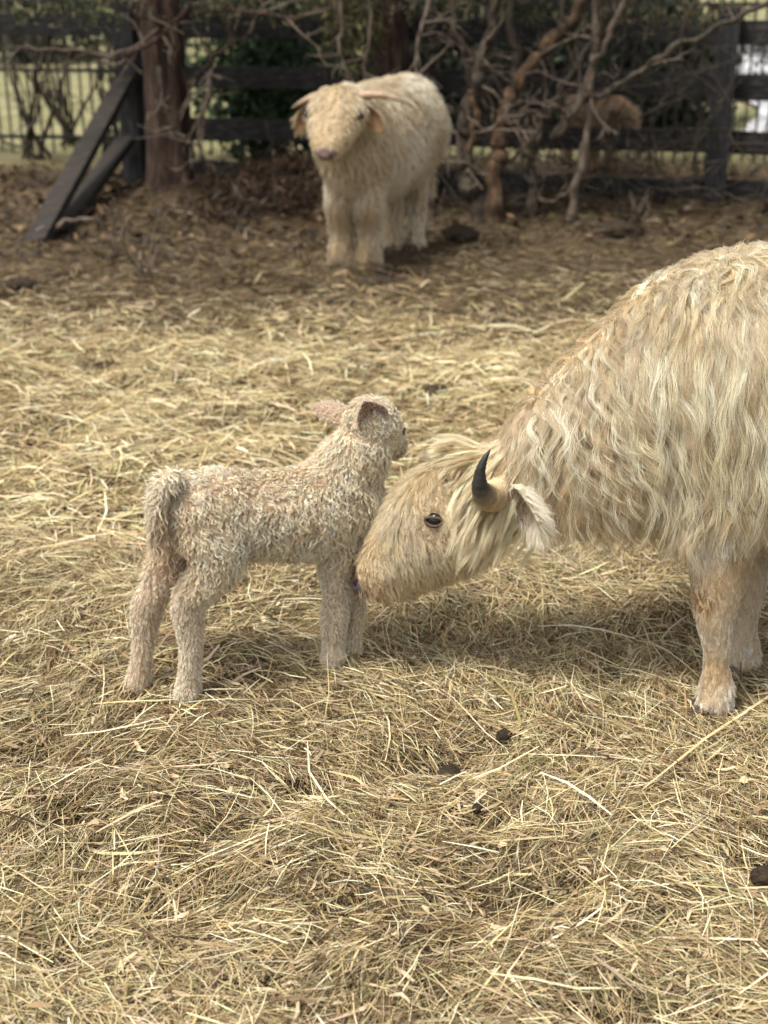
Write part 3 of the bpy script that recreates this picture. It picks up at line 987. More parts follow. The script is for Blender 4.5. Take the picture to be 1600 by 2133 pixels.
    def cfor(p, near, gp, part, r):
        gv = np.random.default_rng(98).normal(0, 1, len(gp))[near]
        t = np.clip(.5 + .35 * gv, 0, 1)[:, None]
        return (np.array((.95, .83, .52)) * t + np.array((.50, .345, .165)) * (1 - t)) * r.lognormal(0, .1, (len(p), 1))
    fur('forelock', B, root, 520, 28000, sfor, cfor, 221, K=11, dens=dfor, rad=.00050, clump=.92, stray=.03, fz=.3)
    # tuft on the crest behind the horns
    for k, (eo, eb) in enumerate(ears):
        def sear(part, T, nrm, pos, r, eb=eb):
            n = len(pos)
            t = np.clip(((pos - eb.base) @ eb.ax) / eb.L, 0, 1)
            return np.tile(eb.ax * .4 + DOWN * 1.0, (n, 1)) + .25 * r.normal(0, 1, (n, 3)), (.025 + .045 * t) * r.uniform(.7, 1.1, n), np.full(n, .25), np.full(n, .2), np.full(n, .003), r.uniform(.6, 1.2, n)
        def cear(p, near, gp, part, r):
            return np.array((.82, .71, .53)) * r.lognormal(0, .2, (len(p), 1)) * np.ones((len(p), 3))
        fur('ear_hair', eb, eo, 420, 5000, sear, cear, 231 + k, K=7, rad=.00042, clump=.75, collide=False)
    return B
mother = build_mother()

# ================================================================== the newborn calf
def build_calf():
    ang = math.atan2(.17, .36)
    fwd = np.array((math.cos(ang), math.sin(ang), 0)); lat = np.array((-math.sin(ang), math.cos(ang), 0))
    root = thing('newborn_calf', (-.29, 2.84, 0), 'small curly pinkish-beige newborn calf standing nose to brow with the big cow', 'calf')
    B = Body()
    yl = lambda px: 2.775 + (px - 390) / 310 * .16
    def slab(px, top, bot, a):
        Y = yl(px)
        t, b = P(px, top, Y), P(px, bot, Y)
        return ((t + b) / 2, a, (t[2] - b[2]) / 2)
    B.add('trunk', [slab(360, 1010, 1100, .046), slab(394, 984, 1135, .073), slab(450, 980, 1155, .081), slab(530, 987, 1156, .087), slab(610, 980, 1160, .089), slab(680, 958, 1160, .083),
                    slab(735, 958, 1145, .071), slab(770, 985, 1112, .052)], lat, 20)
    Yf = yl(720)
    B.add('neck', [(P(690, 1040, Yf), .068, .10), (P(722, 985, Yf + .01), .066, .088), (P(750, 938, Yf + .02), .062, .074), (P(770, 893, Yf + .03), .055, .056)], lat, 16)
    # head: turned away to the right, chin on the mother's brow
    sk = P(768, 880, Yf + .03)
    hd = norm(np.array((.32, .75, -.58)))
    hl = norm(np.cross(hd, np.array((0, 0, 1.0))))      # to the calf's right: towards the camera
    B.add('head', [(sk - hd * .035, .048, .045), (sk, .066, .063), (sk + hd * .05, .063, .063), (sk + hd * .10, .050, .054), (sk + hd * .15, .040, .043), (sk + hd * .185, .037, .036)], hl, 16)
    def leg(pts, r):
        B.add('leg', [(p, q, q2) for p, (q, q2) in zip(pts, r)], lat, 12, 5)
    hn, hf, fn, ff = G(388, 1470), G(288, 1445), G(695, 1398), G(740, 1392)
    Y1, Y2, Y3, Y4 = hn[1], hf[1], fn[1], ff[1] + .03
    leg([P(425, 1060, Y1 + .03), P(450, 1120, Y1 + .02), P(448, 1180, Y1 + .01), P(412, 1232, Y1), P(392, 1262, Y1), P(398, 1340, Y1), P(394, 1405, Y1), P(390, 1445, Y1), P(388, 1462, Y1)],
        [(.055, .078), (.052, .084), (.043, .060), (.034, .044), (.030, .040), (.022, .027), (.022, .025), (.028, .031), (.026, .030)])
    leg([P(385, 1070, Y2 + .02), P(368, 1130, Y2 + .02), P(345, 1190, Y2 + .01), P(322, 1235, Y2), P(306, 1270, Y2), P(300, 1335, Y2), P(292, 1390, Y2), P(288, 1420, Y2), P(286, 1438, Y2)],
        [(.05, .065), (.045, .058), (.036, .046), (.030, .038), (.029, .039), (.022, .026), (.022, .025), (.028, .031), (.026, .030)])
    leg([P(725, 1060, Y3 + .02), P(712, 1120, Y3 + .01), P(700, 1180, Y3), P(702, 1240, Y3), P(698, 1280, Y3), P(694, 1335, Y3), P(694, 1365, Y3), P(694, 1388, Y3)],
        [(.045, .065), (.045, .055), (.038, .043), (.029, .033), (.031, .034), (.0215, .024), (.027, .029), (.026, .029)])
    leg([P(745, 1070, Y4 + .0), P(742, 1130, Y4), P(738, 1190, Y4), P(740, 1245, Y4), P(741, 1280, Y4), P(737, 1330, Y4), P(738, 1358, Y4), P(741, 1380, Y4)],
        [(.04, .055), (.038, .045), (.03, .033), (.023, .025), (.022, .024), (.017, .018), (.021, .022), (.022, .024)])
    Yt = yl(345)
    B.add('tail', [(P(365, 998, Yt), .022, .022), (P(342, 1004, Yt - .02), .02, .02), (P(328, 1045, Yt - .04), .017, .017), (P(325, 1095, Yt - .05), .014, .014), (P(330, 1145, Yt - .05), .011, .011)], lat, 10)
    b = B.build('body', .0065, 5, M['skin_calf'], root)
    # eyes
    for sg in (-1, 1):
        c = sk + hd * .075 + hl * sg * .058 + np.array((0, 0, .012))
        eyeball(c - hl * sg * .004, norm(hl * sg + hd * .3), .0115, root)
    # ears: the near one opens to the camera, the far one sticks out to the left
    nb, nt_ = P(792, 902, Yf - .015), P(760, 842, Yf - .055)
    ears = [ear_mesh(P(790, 896, Yf - .015), P(758, 836, Yf - .05), np.array((.15, -1, .25)), .037, root, M['skin_calf'], M['ear_in'])]
    ears.append(ear_mesh(P(728, 872, Yf + .06), P(652, 846, Yf + .075), np.array((.2, .75, -.5)), .026, root, M['skin_calf'], M['ear_in']))
    # nose
    tp = sk + hd * .195
    v, f, *_ = loft([(tp - hd * .01, .027, .025), (tp + hd * .006, .025, .022), (tp + hd * .014, .014, .012)], hl, 14, 4)
    nose = mesh_np('nose', v, f, M['nose'], root, smooth=True)
    for sg in (-1, 1):
        c = tp + hd * .013 + hl * sg * .012
        v, f, *_ = loft([(c - np.array((0, 0, .005)), .003, .003), (c, .004, .004), (c + np.array((0, 0, .005)), .002, .002)], hl, 8, 3)
        mesh_np('nostril', v, f, M['nostril'], nose, smooth=True)
    for p in (hn, hf, fn, np.array((ff[0], ff[1] + .03, 0))):
        hoof_pair(np.array((p[0], p[1], 0)) + fwd * .014, fwd, lat, .028, root)
    rump = P(345, 1130, yl(350))
    def style(part, T, nrm, pos, r):
        n = len(pos)
        jit = np.stack([vnoise(pos, .022, s) for s in (71, 72, 73)], 1) + .7 * np.stack([vnoise(pos, .06, s) for s in (74, 75, 76)], 1)
        flow = DOWN * .8 - fwd * .35 + .95 * jit
        length = r.uniform(.020, .031, n); lift = r.uniform(.22, .5, n); grav = np.full(n, .03); amp = np.full(n, .0032); wav = r.uniform(1.1, 2.1, n)
        m = part == 'neck'
        flow[m] = DOWN * .7 - T[m] * .7 + .8 * jit[m]
        m = part == 'head'
        flow[m] = -T[m] * .3 + DOWN * .5 + .7 * jit[m]
        length[m] = r.uniform(.009, .017, m.sum())
        face = m & (((pos - sk) @ hd) > .04)
        length[face] = r.uniform(.004, .008, face.sum())
        m = part == 'leg'
        flow[m] = DOWN * 1.0 + .4 * jit[m]
        lo = pos[:, 2] < .30
        length[m] = r.uniform(.017, .028, m.sum())
        length[m & lo] = r.uniform(.007, .014, (m & lo).sum()); amp[m & lo] = .0018; lift[m & lo] = .25; lift[m] = r.uniform(.3, .55, m.sum())
        length[m & (pos[:, 2] < .035)] = .005
        top = (part == 'trunk') & (nrm[:, 2] > .6)
        length[top] = r.uniform(.014, .024, top.sum())
        m = part == 'tail'
        length[m] = r.uniform(.02, .035, m.sum())
        return flow, length, lift, grav, amp, wav
    def color(p, near, gp, part, r):
        n = len(p)
        gv = np.random.default_rng(97).normal(0, 1, len(gp))[near]
        a = np.array((.84, .665, .425)); w = np.array((.93, .82, .61)); br = np.array((.42, .265, .155))
        t = np.clip(.5 + .6 * vnoise(p, .06, 81) + .25 * gv, 0, 1)[:, None]
        col = a * t + w * (1 - t)
        dk = .35 * np.clip(vnoise(p, .10, 82), 0, 1)
        dk += .85 * np.exp(-np.linalg.norm((p - rump) / np.array((.06, .09, .12)), axis=1) ** 2)  # brown rump, with the shade on that side put into the colour
        dk = np.clip(dk, 0, .8)[:, None]
        col = col * (1 - dk) + br * dk
        lg = ((part == 'leg') & (p[:, 2] < .3))[:, None] * .5
        col = col * (1 - lg) + np.array((.80, .68, .52)) * lg
        return col * r.lognormal(0, .10, (n, 1)) * np.exp(.28 * gv)[:, None]
    dens = lambda c: np.where((c - np.array((-.29, 2.84, 0))) @ lat > .02, .5, 1.0)
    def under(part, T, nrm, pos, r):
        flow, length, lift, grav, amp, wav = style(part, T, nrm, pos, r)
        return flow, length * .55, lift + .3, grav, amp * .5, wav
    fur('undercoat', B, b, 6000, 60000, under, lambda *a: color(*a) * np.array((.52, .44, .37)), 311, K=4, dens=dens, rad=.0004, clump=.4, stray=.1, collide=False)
    lowl = lambda c: np.clip((.30 - c[:, 2]) / .05, 0, 1)
    fur('leg_hair', B, b, 5200, 36000, style, color, 321, K=6, dens=lambda c: dens(c) * lowl(c), rad=.00036, clump=.62, stray=.06, collide=False, fz=.8)
    dens0 = dens
    dens = lambda c: dens0(c) * (1 - lowl(c))
    fur('coat', B, b, 6800, 80000, style, color, 301, K=9, dens=dens, rad=.00040, clump=.89, stray=.04, collide=False, fz=.5)
    for k, (eo, eb) in enumerate(ears):
        def sear(part, T, nrm, pos, r, eb=eb):
            n = len(pos)
            return np.tile(eb.ax, (n, 1)) + .5 * r.normal(0, 1, (n, 3)), r.uniform(.006, .013, n), np.full(n, .4), np.full(n, .02), np.full(n, .0015), r.uniform(.6, 1.2, n)
        def cear(p, near, gp, part, r):
            return np.array((.76, .60, .44)) * r.lognormal(0, .12, (len(p), 1))
        fur('ear_hair', eb, eo, 500, 3600, sear, cear, 331 + k, K=5, rad=.00032, clump=.7, collide=False)
    return B
calf = build_calf()

# ================================================================== cattle behind: built along their own axis
def build_standing(name, label, cat, origin, fwd, scale, mat, pal, head_px, hairs, horn_pts, seed, hlen=1.0, head_dir=(0, -1, -.5), legs_fl=None, dense=True):
    fwd = norm(np.asarray(fwd, float)); up = np.array((0, 0, 1.0)); lat = np.cross(up, fwd)
    O = np.asarray(origin, float)
    W = lambda s, l, z: O + (fwd * s + lat * l + up * z) * scale
    root = thing(name, O, label, cat)
    B = Body()
    def sl(s, t, b_, a):
        return (W(s, 0, (t + b_) / 2), a * scale, (t - b_) / 2 * scale)
    B.add('trunk', [sl(-.86, .86, .62, .09), sl(-.80, .95, .46, .17), sl(-.62, .985, .37, .18), sl(-.36, .975, .33, .20), sl(-.12, .965, .33, .20), sl(.05, .93, .37, .195), sl(.15, .84, .42, .15)], lat, 20)
    hp = head_px
    nk0 = W(-.02, 0, .74)
    B.add('neck', [(nk0, .19 * scale, .21 * scale), (nk0 * .5 + hp * .5 + up * .01, .15 * scale, .17 * scale), (nk0 * .12 + hp * .88, .12 * scale, .13 * scale)], lat, 16)
    hd = norm(np.asarray(head_dir, float)); hl = norm(np.cross(hd, up))
    B.add('head', [(hp + hd * q * scale, a * scale, b_ * scale) for q, a, b_ in ((-.05, .115, .09), (.03, .148, .118), (.12, .140, .118), (.21, .110, .098), (.29, .088, .076), (.335, .074, .062))], hl, 18)
    feet = legs_fl or [W(.0, .11, 0), W(.0, -.11, 0), W(-.66, .12, 0), W(-.66, -.12, 0)]
    for k, f in enumerate(feet):
        f = np.asarray(f, float)
        s0 = (f - O) @ fwd / scale; l0 = (f - O) @ lat / scale
        if k < 2:
            st = [(W(s0 * .6, l0, .72), .09, .11), (W(s0, l0, .52), .085, .095), (W(s0 + .01, l0, .30), .074, .076), (W(s0, l0, .18), .055, .058), (W(s0, l0, .09), .070, .072), (W(s0 + .01, l0, .03), .072, .076)]
        else:
            st = [(W(s0 + .02, l0, .74), .10, .15), (W(s0 + .04, l0, .54), .09, .12), (W(s0 - .02, l0, .34), .056, .066), (W(s0 - .02, l0, .19), .044, .046), (W(s0, l0, .09), .052, .055), (W(s0 + .01, l0, .03), .058, .062)]
        B.add('leg', [(c, a * scale, b2 * scale) for c, a, b2 in st], lat, 12, 4)
    t0 = W(-.86, 0, .86)
    B.add('tail', [(t0, .03 * scale, .03 * scale), (W(-.92, 0, .78), .025 * scale, .025 * scale), (W(-.94, 0, .5), .02 * scale, .02 * scale), (W(-.93, 0, .28), .03 * scale, .03 * scale)], lat, 8)
    b = B.build('body', .017 * scale, 6, mat, root)
    for sg in (-1, 1):
        e0 = hp + hd * .115 * scale + hl * sg * .30 * scale + np.cross(hl, hd) * .045 * scale
        h = B.bvh.ray_cast(Vector(e0), Vector(-hl * sg))
        if h[0] is not None:
            eyeball(np.array(h[0]) + hl * sg * .008 * scale, norm(hl * sg + hd * .5), .019 * scale, root)
        hu = np.cross(hl, hd)
        eb = hp + hl * sg * .115 * scale - up * .01
        eo_, eb_ = ear_mesh(eb + hl * sg * .02 * scale, eb + (hl * sg * .115 - up * .115) * scale, hd + hl * sg * .2, .045 * scale, root, mat, M['skin_brown'])
        def sear(part, T, nrm, pos, r, eb_=eb_):
            n = len(pos)
            return np.tile(eb_.ax * .5 + DOWN, (n, 1)) + .25 * r.normal(0, 1, (n, 3)), r.uniform(.03, .06, n) * scale, np.full(n, .3), np.full(n, .1), np.full(n, .003), r.uniform(.6, 1.2, n)
        fur('ear_hair', eb_, eo_, 120, 900, sear, lambda p, near, gp, part, r: np.array(pal[2]) * .85 * r.lognormal(0, .15, (len(p), 1)), seed + 20 + sg, K=6, rad=.0011, clump=.6, collide=False)
        if horn_pts:
            pts = [hp + (hl * sg * a + up * z + hd * q) * scale for a, z, q in horn_pts[sg]]
            horn(pts, [.024 * scale, .021 * scale, .016 * scale, .011 * scale, .003 * scale], [(.34, .235, .15), (.36, .25, .16), (.33, .23, .15), (.24, .17, .11), (.09, .07, .05)], root)
    tip = hp + hd * .345 * scale
    v, f, *_ = loft([(tip - hd * .02, .058 * scale, .048 * scale), (tip + hd * .012, .052 * scale, .042 * scale), (tip + hd * .024, .030 * scale, .025 * scale)], hl, 14, 4)
    nose = mesh_np('nose', v, f, M['nose'], root, smooth=True)
    for sg in (-1, 1):
        c = tip + hd * .022 * scale + hl * sg * .026 * scale
        v, f, *_ = loft([(c - up * .010, .006, .006), (c, .009, .009), (c + up * .010, .005, .005)], hl, 8, 3)
        mesh_np('nostril', v, f, M['nostril'], nose, smooth=True)
    for f in feet:
        hoof_pair(np.array((f[0], f[1], 0.0)), fwd, lat, .045 * scale, root)
    knees = [np.asarray(f) + up * .30 * scale + fwd * .06 * scale for f in feet[:2]] + [np.asarray(f) + up * .10 * scale + fwd * .06 * scale for f in feet[:2]]
    def style(part, T, nrm, pos, r):
        n = len(pos)
        jit = np.stack([vnoise(pos, .08, s) for s in (91, 92, 93)], 1)
        flow = DOWN - fwd * .3 + .5 * jit
        length = r.uniform(.04, .07, n) * hlen; lift = np.full(n, .35); grav = np.full(n, .10); amp = np.full(n, .005); wav = r.uniform(.8, 1.6, n)
        m = part == 'head'
        flow[m] = DOWN * .8 + .5 * jit[m]
        length[m] = r.uniform(.02, .04, m.sum()); lift[m] = .4
        fl = m & (((pos - hp) @ hd) < .10 * scale) & (nrm[:, 2] > 0)
        length[fl] = r.uniform(.04, .065, fl.sum()) * scale; flow[fl] = DOWN * .8 + hd * .8 + .3 * jit[fl]; lift[fl] = .35
        muz = m & (((pos - hp) @ hd) > .26 * scale)
        length[muz] = .012
        m = part == 'leg'
        length[m] = r.uniform(.04, .07, m.sum()); flow[m] = DOWN + .3 * jit[m]
        return flow, length, lift, grav, amp, wav
    def color(p, near, gp, part, r):
        n = len(p)
        gv = np.random.default_rng(96).normal(0, 1, len(gp))[near]
        a, w, br, dkc = (np.array(c) for c in pal)
        t = np.clip(.5 + .7 * vnoise(p, .16, 101) + .2 * gv, 0, 1)[:, None]
        col = a * t + w * (1 - t)
        toph = np.clip((p[:, 2] / scale - .88) / .08, 0, 1)[:, None] * (part == 'trunk')[:, None]
        col = col * (1 - toph) + w * 1.05 * toph
        hh = (part == 'head')[:, None] * .6
        col = col * (1 - hh) + br * hh
        ch = np.clip(vnoise(p, .20, 103) * 2.0 - .15, 0, .75)[:, None] * ((part == 'neck') | (part == 'trunk') | (part == 'leg'))[:, None]
        col = col * (1 - ch) + br * .8 * ch
        for c in knees:
            w_ = np.clip(1.6 - np.linalg.norm(p - c, axis=1) / (.068 * scale), 0, 1)[:, None] * .9 * (part == 'leg')[:, None]
            col = col * (1 - w_) + dkc * w_
        return col * r.lognormal(0, .08, (n, 1)) * np.exp(.08 * gv)[:, None]
    fur('coat', B, b, max(600, hairs // 14), hairs, style, color, seed, K=7, rad=.0010, clump=.72, collide=False, fz=.6)
    return B
F1, F2, H1, H2 = G(712, 556), G(772, 561), G(818, 522), G(866, 517)
org = (F1 + F2) / 2
fw = (F1 + F2) / 2 - (H1 + H2) / 2
hpx = P(706, 222, org[1] - .26)
HP = {-1: [(.09, .05, 0), (.16, .06, 0), (.24, .058, 0), (.32, .045, .01), (.39, .02, .02)], 1: [(.09, .05, 0), (.13, .045, 0), (.17, .035, .01), (.21, .02, .02), (.245, .005, .03)]}
# which side is the camera's right: hl = hd x up
build_standing('young_highland_cow', 'fluffy cream young cow with pinkish horns standing watching before the dark fence', 'cow', org, fw, 1.0, M['skin_heifer'],
               ((.62, .48, .28), (.82, .74, .56), (.58, .44, .245), (.17, .11, .05)), hpx, 46000, HP, 401, head_dir=(-.16, -.80, -.55),
               legs_fl=[F1, F2, H1, H2])
# brown animal standing behind the boards on the right
bo = G(1290, 392)
build_standing('brown_calf', 'small dark tan calf half hidden behind the boards on the right', 'calf', bo + np.array((-.02, .8, 0)), (.35, -.94, 0), .64, M['skin_brown'],
               ((.24, .155, .085), (.36, .26, .16), (.34, .235, .13), (.12, .075, .04)), P(1300, 226, bo[1] + .62), 6000, None, 501, head_dir=(.30, -.75, -.60))

# ================================================================== fences
def box(name, c, size, rot, mat, parent, bev=.004, jitter=0.0, seed=0):
    """a sawn board: bevelled box, slightly warped"""
    bm = bmesh.new()
    bmesh.ops.create_cube(bm, size=1)
    bmesh.ops.subdivide_edges(bm, edges=[e for e in bm.edges if abs(e.verts[0].co[0] - e.verts[1].co[0]) > .5], cuts=5)
    rr = random.Random(seed)
    k1, k2, k3 = rr.uniform(-1, 1), rr.uniform(-1, 1), rr.uniform(0, 6)
    for v in bm.verts:
        x = v.co[0]
        v.co = Vector((v.co[0] * size[0], v.co[1] * size[1] + jitter * k1 * math.sin(x * 3 + k3), v.co[2] * size[2] * (1 + .04 * math.sin(x * 9 + k3)) + jitter * k2 * math.cos(x * 3.3 + k3)))
    me = bpy.data.meshes.new(name)
    bm.to_mesh(me); bm.free()
    me.materials.append(mat)
    o = bpy.data.objects.new(name, me)
    C.objects.link(o)
    o.location = Vector([float(q) for q in c])
    o.rotation_euler = rot
    adopt(o, parent)
    return o
A0, A1 = np.array((-3.6, 10.75, 0)), np.array((3.9, 9.0, 0))
def fence_at(px, yoff=0):
    """point of the fence line behind image column px"""
    lo, hi = 0.0, 1.0
    for _ in range(40):
        t = (lo + hi) / 2
        q = A0 + (A1 - A0) * t
        d = q[1] * CP + (CAM_H - .6) * SP
        if 800 + FPX * q[0] / d < px: lo = t
        else: hi = t
    return A0 + (A1 - A0) * lo
def build_fence():
    fdir = norm(A1 - A0); yaw = math.atan2(fdir[1], fdir[0]); nrmv = np.array((fdir[1], -fdir[0], 0))   # towards the camera
    root = thing('board_fence', fence_at(800), 'dark weathered four-board fence running across the back of the paddock', 'fence')
    posts = [fence_at(x) for x in (-330, 273, 800, 1500, 2050)]
    for k, q in enumerate(posts):
        o = box('post', q + np.array((0, 0, .62)), (1.36, .15, .15), (0, R(-90), 0), M['post'], root, jitter=.01, seed=k)
        o.rotation_euler = (0, R(-90), yaw)
    zs = [1.13, .79, .43, .10]
    sd = 10
    for k in range(len(posts) - 1):
        for j, z in enumerate(zs):
            if k == 0 and j > 0: continue
            a, b = posts[k], posts[k + 1]
            c = (a + b) / 2 + (-nrmv) * .10 + np.array((0, 0, z))
            L = np.linalg.norm(b - a) - .01
            sd += 1
            box('board', c, (L, .032, .15 if j < 3 else .17), (0, R(random.Random(sd).uniform(-.5, .5)), yaw), M['board'], root, jitter=.012, seed=sd)
    # leaning braces of the corner post: two grey planks
    for k, (tx, ty, bx_, by_, lab) in enumerate(((262, 165, 72, 508, 'long grey plank propping the fence post, upper of the two'), (262, 292, 120, 487, 'shorter grey plank propping the fence post beneath the longer one'))):
        bot = G(bx_, by_)
        q = fence_at(273) + nrmv * .12
        top = P(tx, ty, q[1])
        d = top - bot
        L = np.linalg.norm(d)
        o = box('prop_plank', np.zeros(3), (L, .15, .05), (0, 0, 0), M['plank'], None, jitter=.006, seed=80 + k)
        dv = Vector(d).normalized()
        up = Vector((0, 0, 1))
        yv = up.cross(dv).normalized()
        zv = dv.cross(yv)
        m = Matrix((dv, yv, zv)).transposed().to_4x4()
        m = m @ Matrix.Rotation(R(-12), 4, 'X')
        m.translation = Vector((top + bot) / 2)
        o.matrix_world = m
        tag(o, lab, 'plank', 'planks propping the fence')
build_fence()
def build_pickets():
    y0, y1 = 12.3, 11.3
    root = thing('picket_fence', (0, 11.8, 0), 'thin black metal picket fence behind the board fence', 'fence')
    bm = bmesh.new()
    bmesh.ops.create_cube(bm, size=1)
    for v in bm.verts:
        v.co = Vector((v.co[0] * .016, v.co[1] * .016, v.co[2] * 1.3 + .67))
    me = bpy.data.meshes.new('picket')
    bm.to_mesh(me); bm.free()
    me.materials.append(M['metal'])
    xs = np.arange(-4.6, 4.9, .092)
    for x in xs:
        o = bpy.data.objects.new('picket', me)
        C.objects.link(o)
        o.location = Vector((x, y0 + (y1 - y0) * (x + 4.6) / 9.5, random.Random(int(x * 1000)).uniform(-.01, .01)))
        adopt(o, root)
    for z in (.15, .70, 1.24):
        box('rail', (.15, (y0 + y1) / 2, z), (9.6, .034, .03), (0, 0, math.atan2(y1 - y0, 9.5)), M['metal'], root)
build_pickets()

# ================================================================== trees, saplings, bushes
def leaf_cloud(name, centres, spread, n, size, cols, parent, seed, mat=None, droop=0.0, aspect=.5, flat=(1, 1, 1)):
    r = np.random.default_rng(seed)
    cs = np.asarray(centres, float)
    i = r.integers(0, len(cs), n)
    p = cs[i] + r.normal(0, 1, (n, 3)) * spread * np.array(flat)
    p[:, 2] = np.maximum(p[:, 2], .03)
    d = norm(r.normal(0, 1, (n, 3)) + np.array((0, 0, -droop)))
    s = norm(np.cross(d, r.normal(0, 1, (n, 3))))
    L = size * r.lognormal(0, .35, (n, 1))
    nn = np.cross(d, s)
    V = np.stack([p - d * L * .5, p + s * L * aspect * .5 + nn * L * .08, p + d * L * .5, p - s * L * aspect * .5 + nn * L * .08], 1).reshape(-1, 3)
    F = np.arange(n * 4).reshape(-1, 4)
    cols = np.asarray(cols)
    col = cols[r.integers(0, len(cols), n)] * r.lognormal(0, .25, (n, 1)) * np.exp(.3 * r.normal(0, 1, len(cs)))[i][:, None]
    return mesh_np(name, V, F, mat or M['leaf'], parent, col=np.repeat(np.clip(col, .003, .8), 4, axis=0))
def wob(pts, amt, seed, sub=4):
    r = np.random.default_rng(seed)
    p = catmull(np.asarray(pts, float), sub)
    w = r.normal(0, amt, p.shape)
    w[0] = w[-1] = 0
    return p + w
def limb(name, pts, r0, r1, mat, parent, seed=0, amt=.008, n=7, lump=.15):
    p = wob(pts, amt, seed)
    t = np.linspace(0, 1, len(p))
    rr = (r0 + (r1 - r0) * t) * (1 + lump * np.random.default_rng(seed + 5).normal(0, 1, len(p)))
    v, f = tube(p, np.maximum(rr, .002), n, 2)
    return mesh_np(name, v, f, mat, parent, smooth=True), p
def twigs(parent, start, n, length, r, mat, seed, dirbias=(0, 0, .6), depth=2, name='twig'):
    """fine side twigs joined into one part"""
    g = np.random.default_rng(seed)
    V, F, off = [], [], 0
    todo = [(np.asarray(s, float), norm(np.asarray(dirbias) + g.normal(0, .8, 3)), length * g.uniform(.6, 1.2), r, depth) for s in start for _ in range(n)]
    while todo:
        s, d, L, rr, dep = todo.pop()
        m = s + d * L * .5 + g.normal(0, .06 * L, 3)
        e = s + d * L + g.normal(0, .15 * L, 3)
        e[2] = max(e[2], .02); m[2] = max(m[2], .02)
        v, f = tube([s, m, e], [rr, rr * .75, rr * .4], 4, 2)
        V.append(v); F += [tuple(i + off for i in q) for q in f]; off += len(v)
        if dep > 0:
            for _ in range(2):
                t = g.uniform(.35, .95)
                todo.append((s + (e - s) * t, norm(d + g.normal(0, .7, 3)), L * g.uniform(.4, .7), rr * .6, dep - 1))
    if V:
        o = mesh_np(name, np.concatenate(V), F, mat, parent)
        o['kind'] = 'stuff'
        return o
GREEN = [(.030, .042, .016), (.050, .062, .022), (.075, .080, .030), (.022, .030, .014)]
OLIVE = [(.10, .10, .045), (.14, .125, .055), (.06, .065, .03), (.12, .085, .045)]
def build_cedar(px, py, r0, label, seed, lean, crown_z, hang):
    base = G(px, py)
    root = thing('cedar_tree', base, label, 'tree')
    # fluted, flaring trunk
    hts = [-.05, .05, .18, .4, .8, 1.3, 2.2, 3.4, 4.8]
    pts = [base + np.array((lean * h, .02 * math.sin(h * 2), h)) for h in hts]
    rad = [r0 * q for q in (1.75, 1.5, 1.2, 1.02, .95, .9, .8, .6, .2)]
    v, f, c, T, rr = loft([(p, q, q) for p, q in zip(pts, rad)], (1, 0, 0), 30, 8)
    th = np.arctan2(v[:, 1] - base[1], v[:, 0] - base[0] - lean * v[:, 2])
    k = 1 + .16 * np.sin(th * 5 + seed + v[:, 2] * 1.2 + np.sin(v[:, 2] * 4)) * np.clip(1.4 - v[:, 2] * .4, .3, 1) + .06 * np.sin(th * 13 + v[:, 2] * 2)
    cx = np.stack([base[0] + lean * v[:, 2], np.full(len(v), base[1]), v[:, 2]], 1)
    v = cx + (v - cx) * np.stack([k, k, np.ones(len(v))], 1)
    mesh_np('trunk', v, f, M['cedar_bark'], root, smooth=True)
    g = np.random.default_rng(seed)
    cents = []
    for i in range(30):
        h = crown_z + (4.8 - crown_z) * g.random() ** 1.2
        a = g.uniform(0, 6.283)
        L = (2.1 - .35 * (h - crown_z)) * g.uniform(.6, 1.1)
        s = base + np.array((lean * h, 0, h))
        e = s + np.array((math.cos(a) * L, math.sin(a) * L * .8, g.uniform(-.25, .15)))
        limb('branch', [s, (s + e) / 2 + np.array((0, 0, .12)), e], .03, .008, M['cedar_bark'], root, seed + i, .02, 5)
        for t in np.linspace(.3, 1.05, 7):
            cents.append(s + (e - s) * t + g.normal(0, .08, 3))
    for s, e in hang:
        m = (s + e) / 2 + np.array((0, -.05, .04))
        limb('branch', [s, m, e], .022, .006, M['twig'], root, seed + 77, .02, 5)
    leaf_cloud('crown', cents, .2, 24000, .085, GREEN, root, seed + 3, droop=.4, aspect=.3, flat=(1, 1, .7))
    return root
cedar = build_cedar(362, 424, .135, 'red-barked cedar trunk with flared base beside the propped fence post', 601, -.012, 2.1, [])
cedar2 = build_cedar(846, 418, .11, 'dark second cedar trunk rising behind the young cow', 641, -.09, 1.75, [])
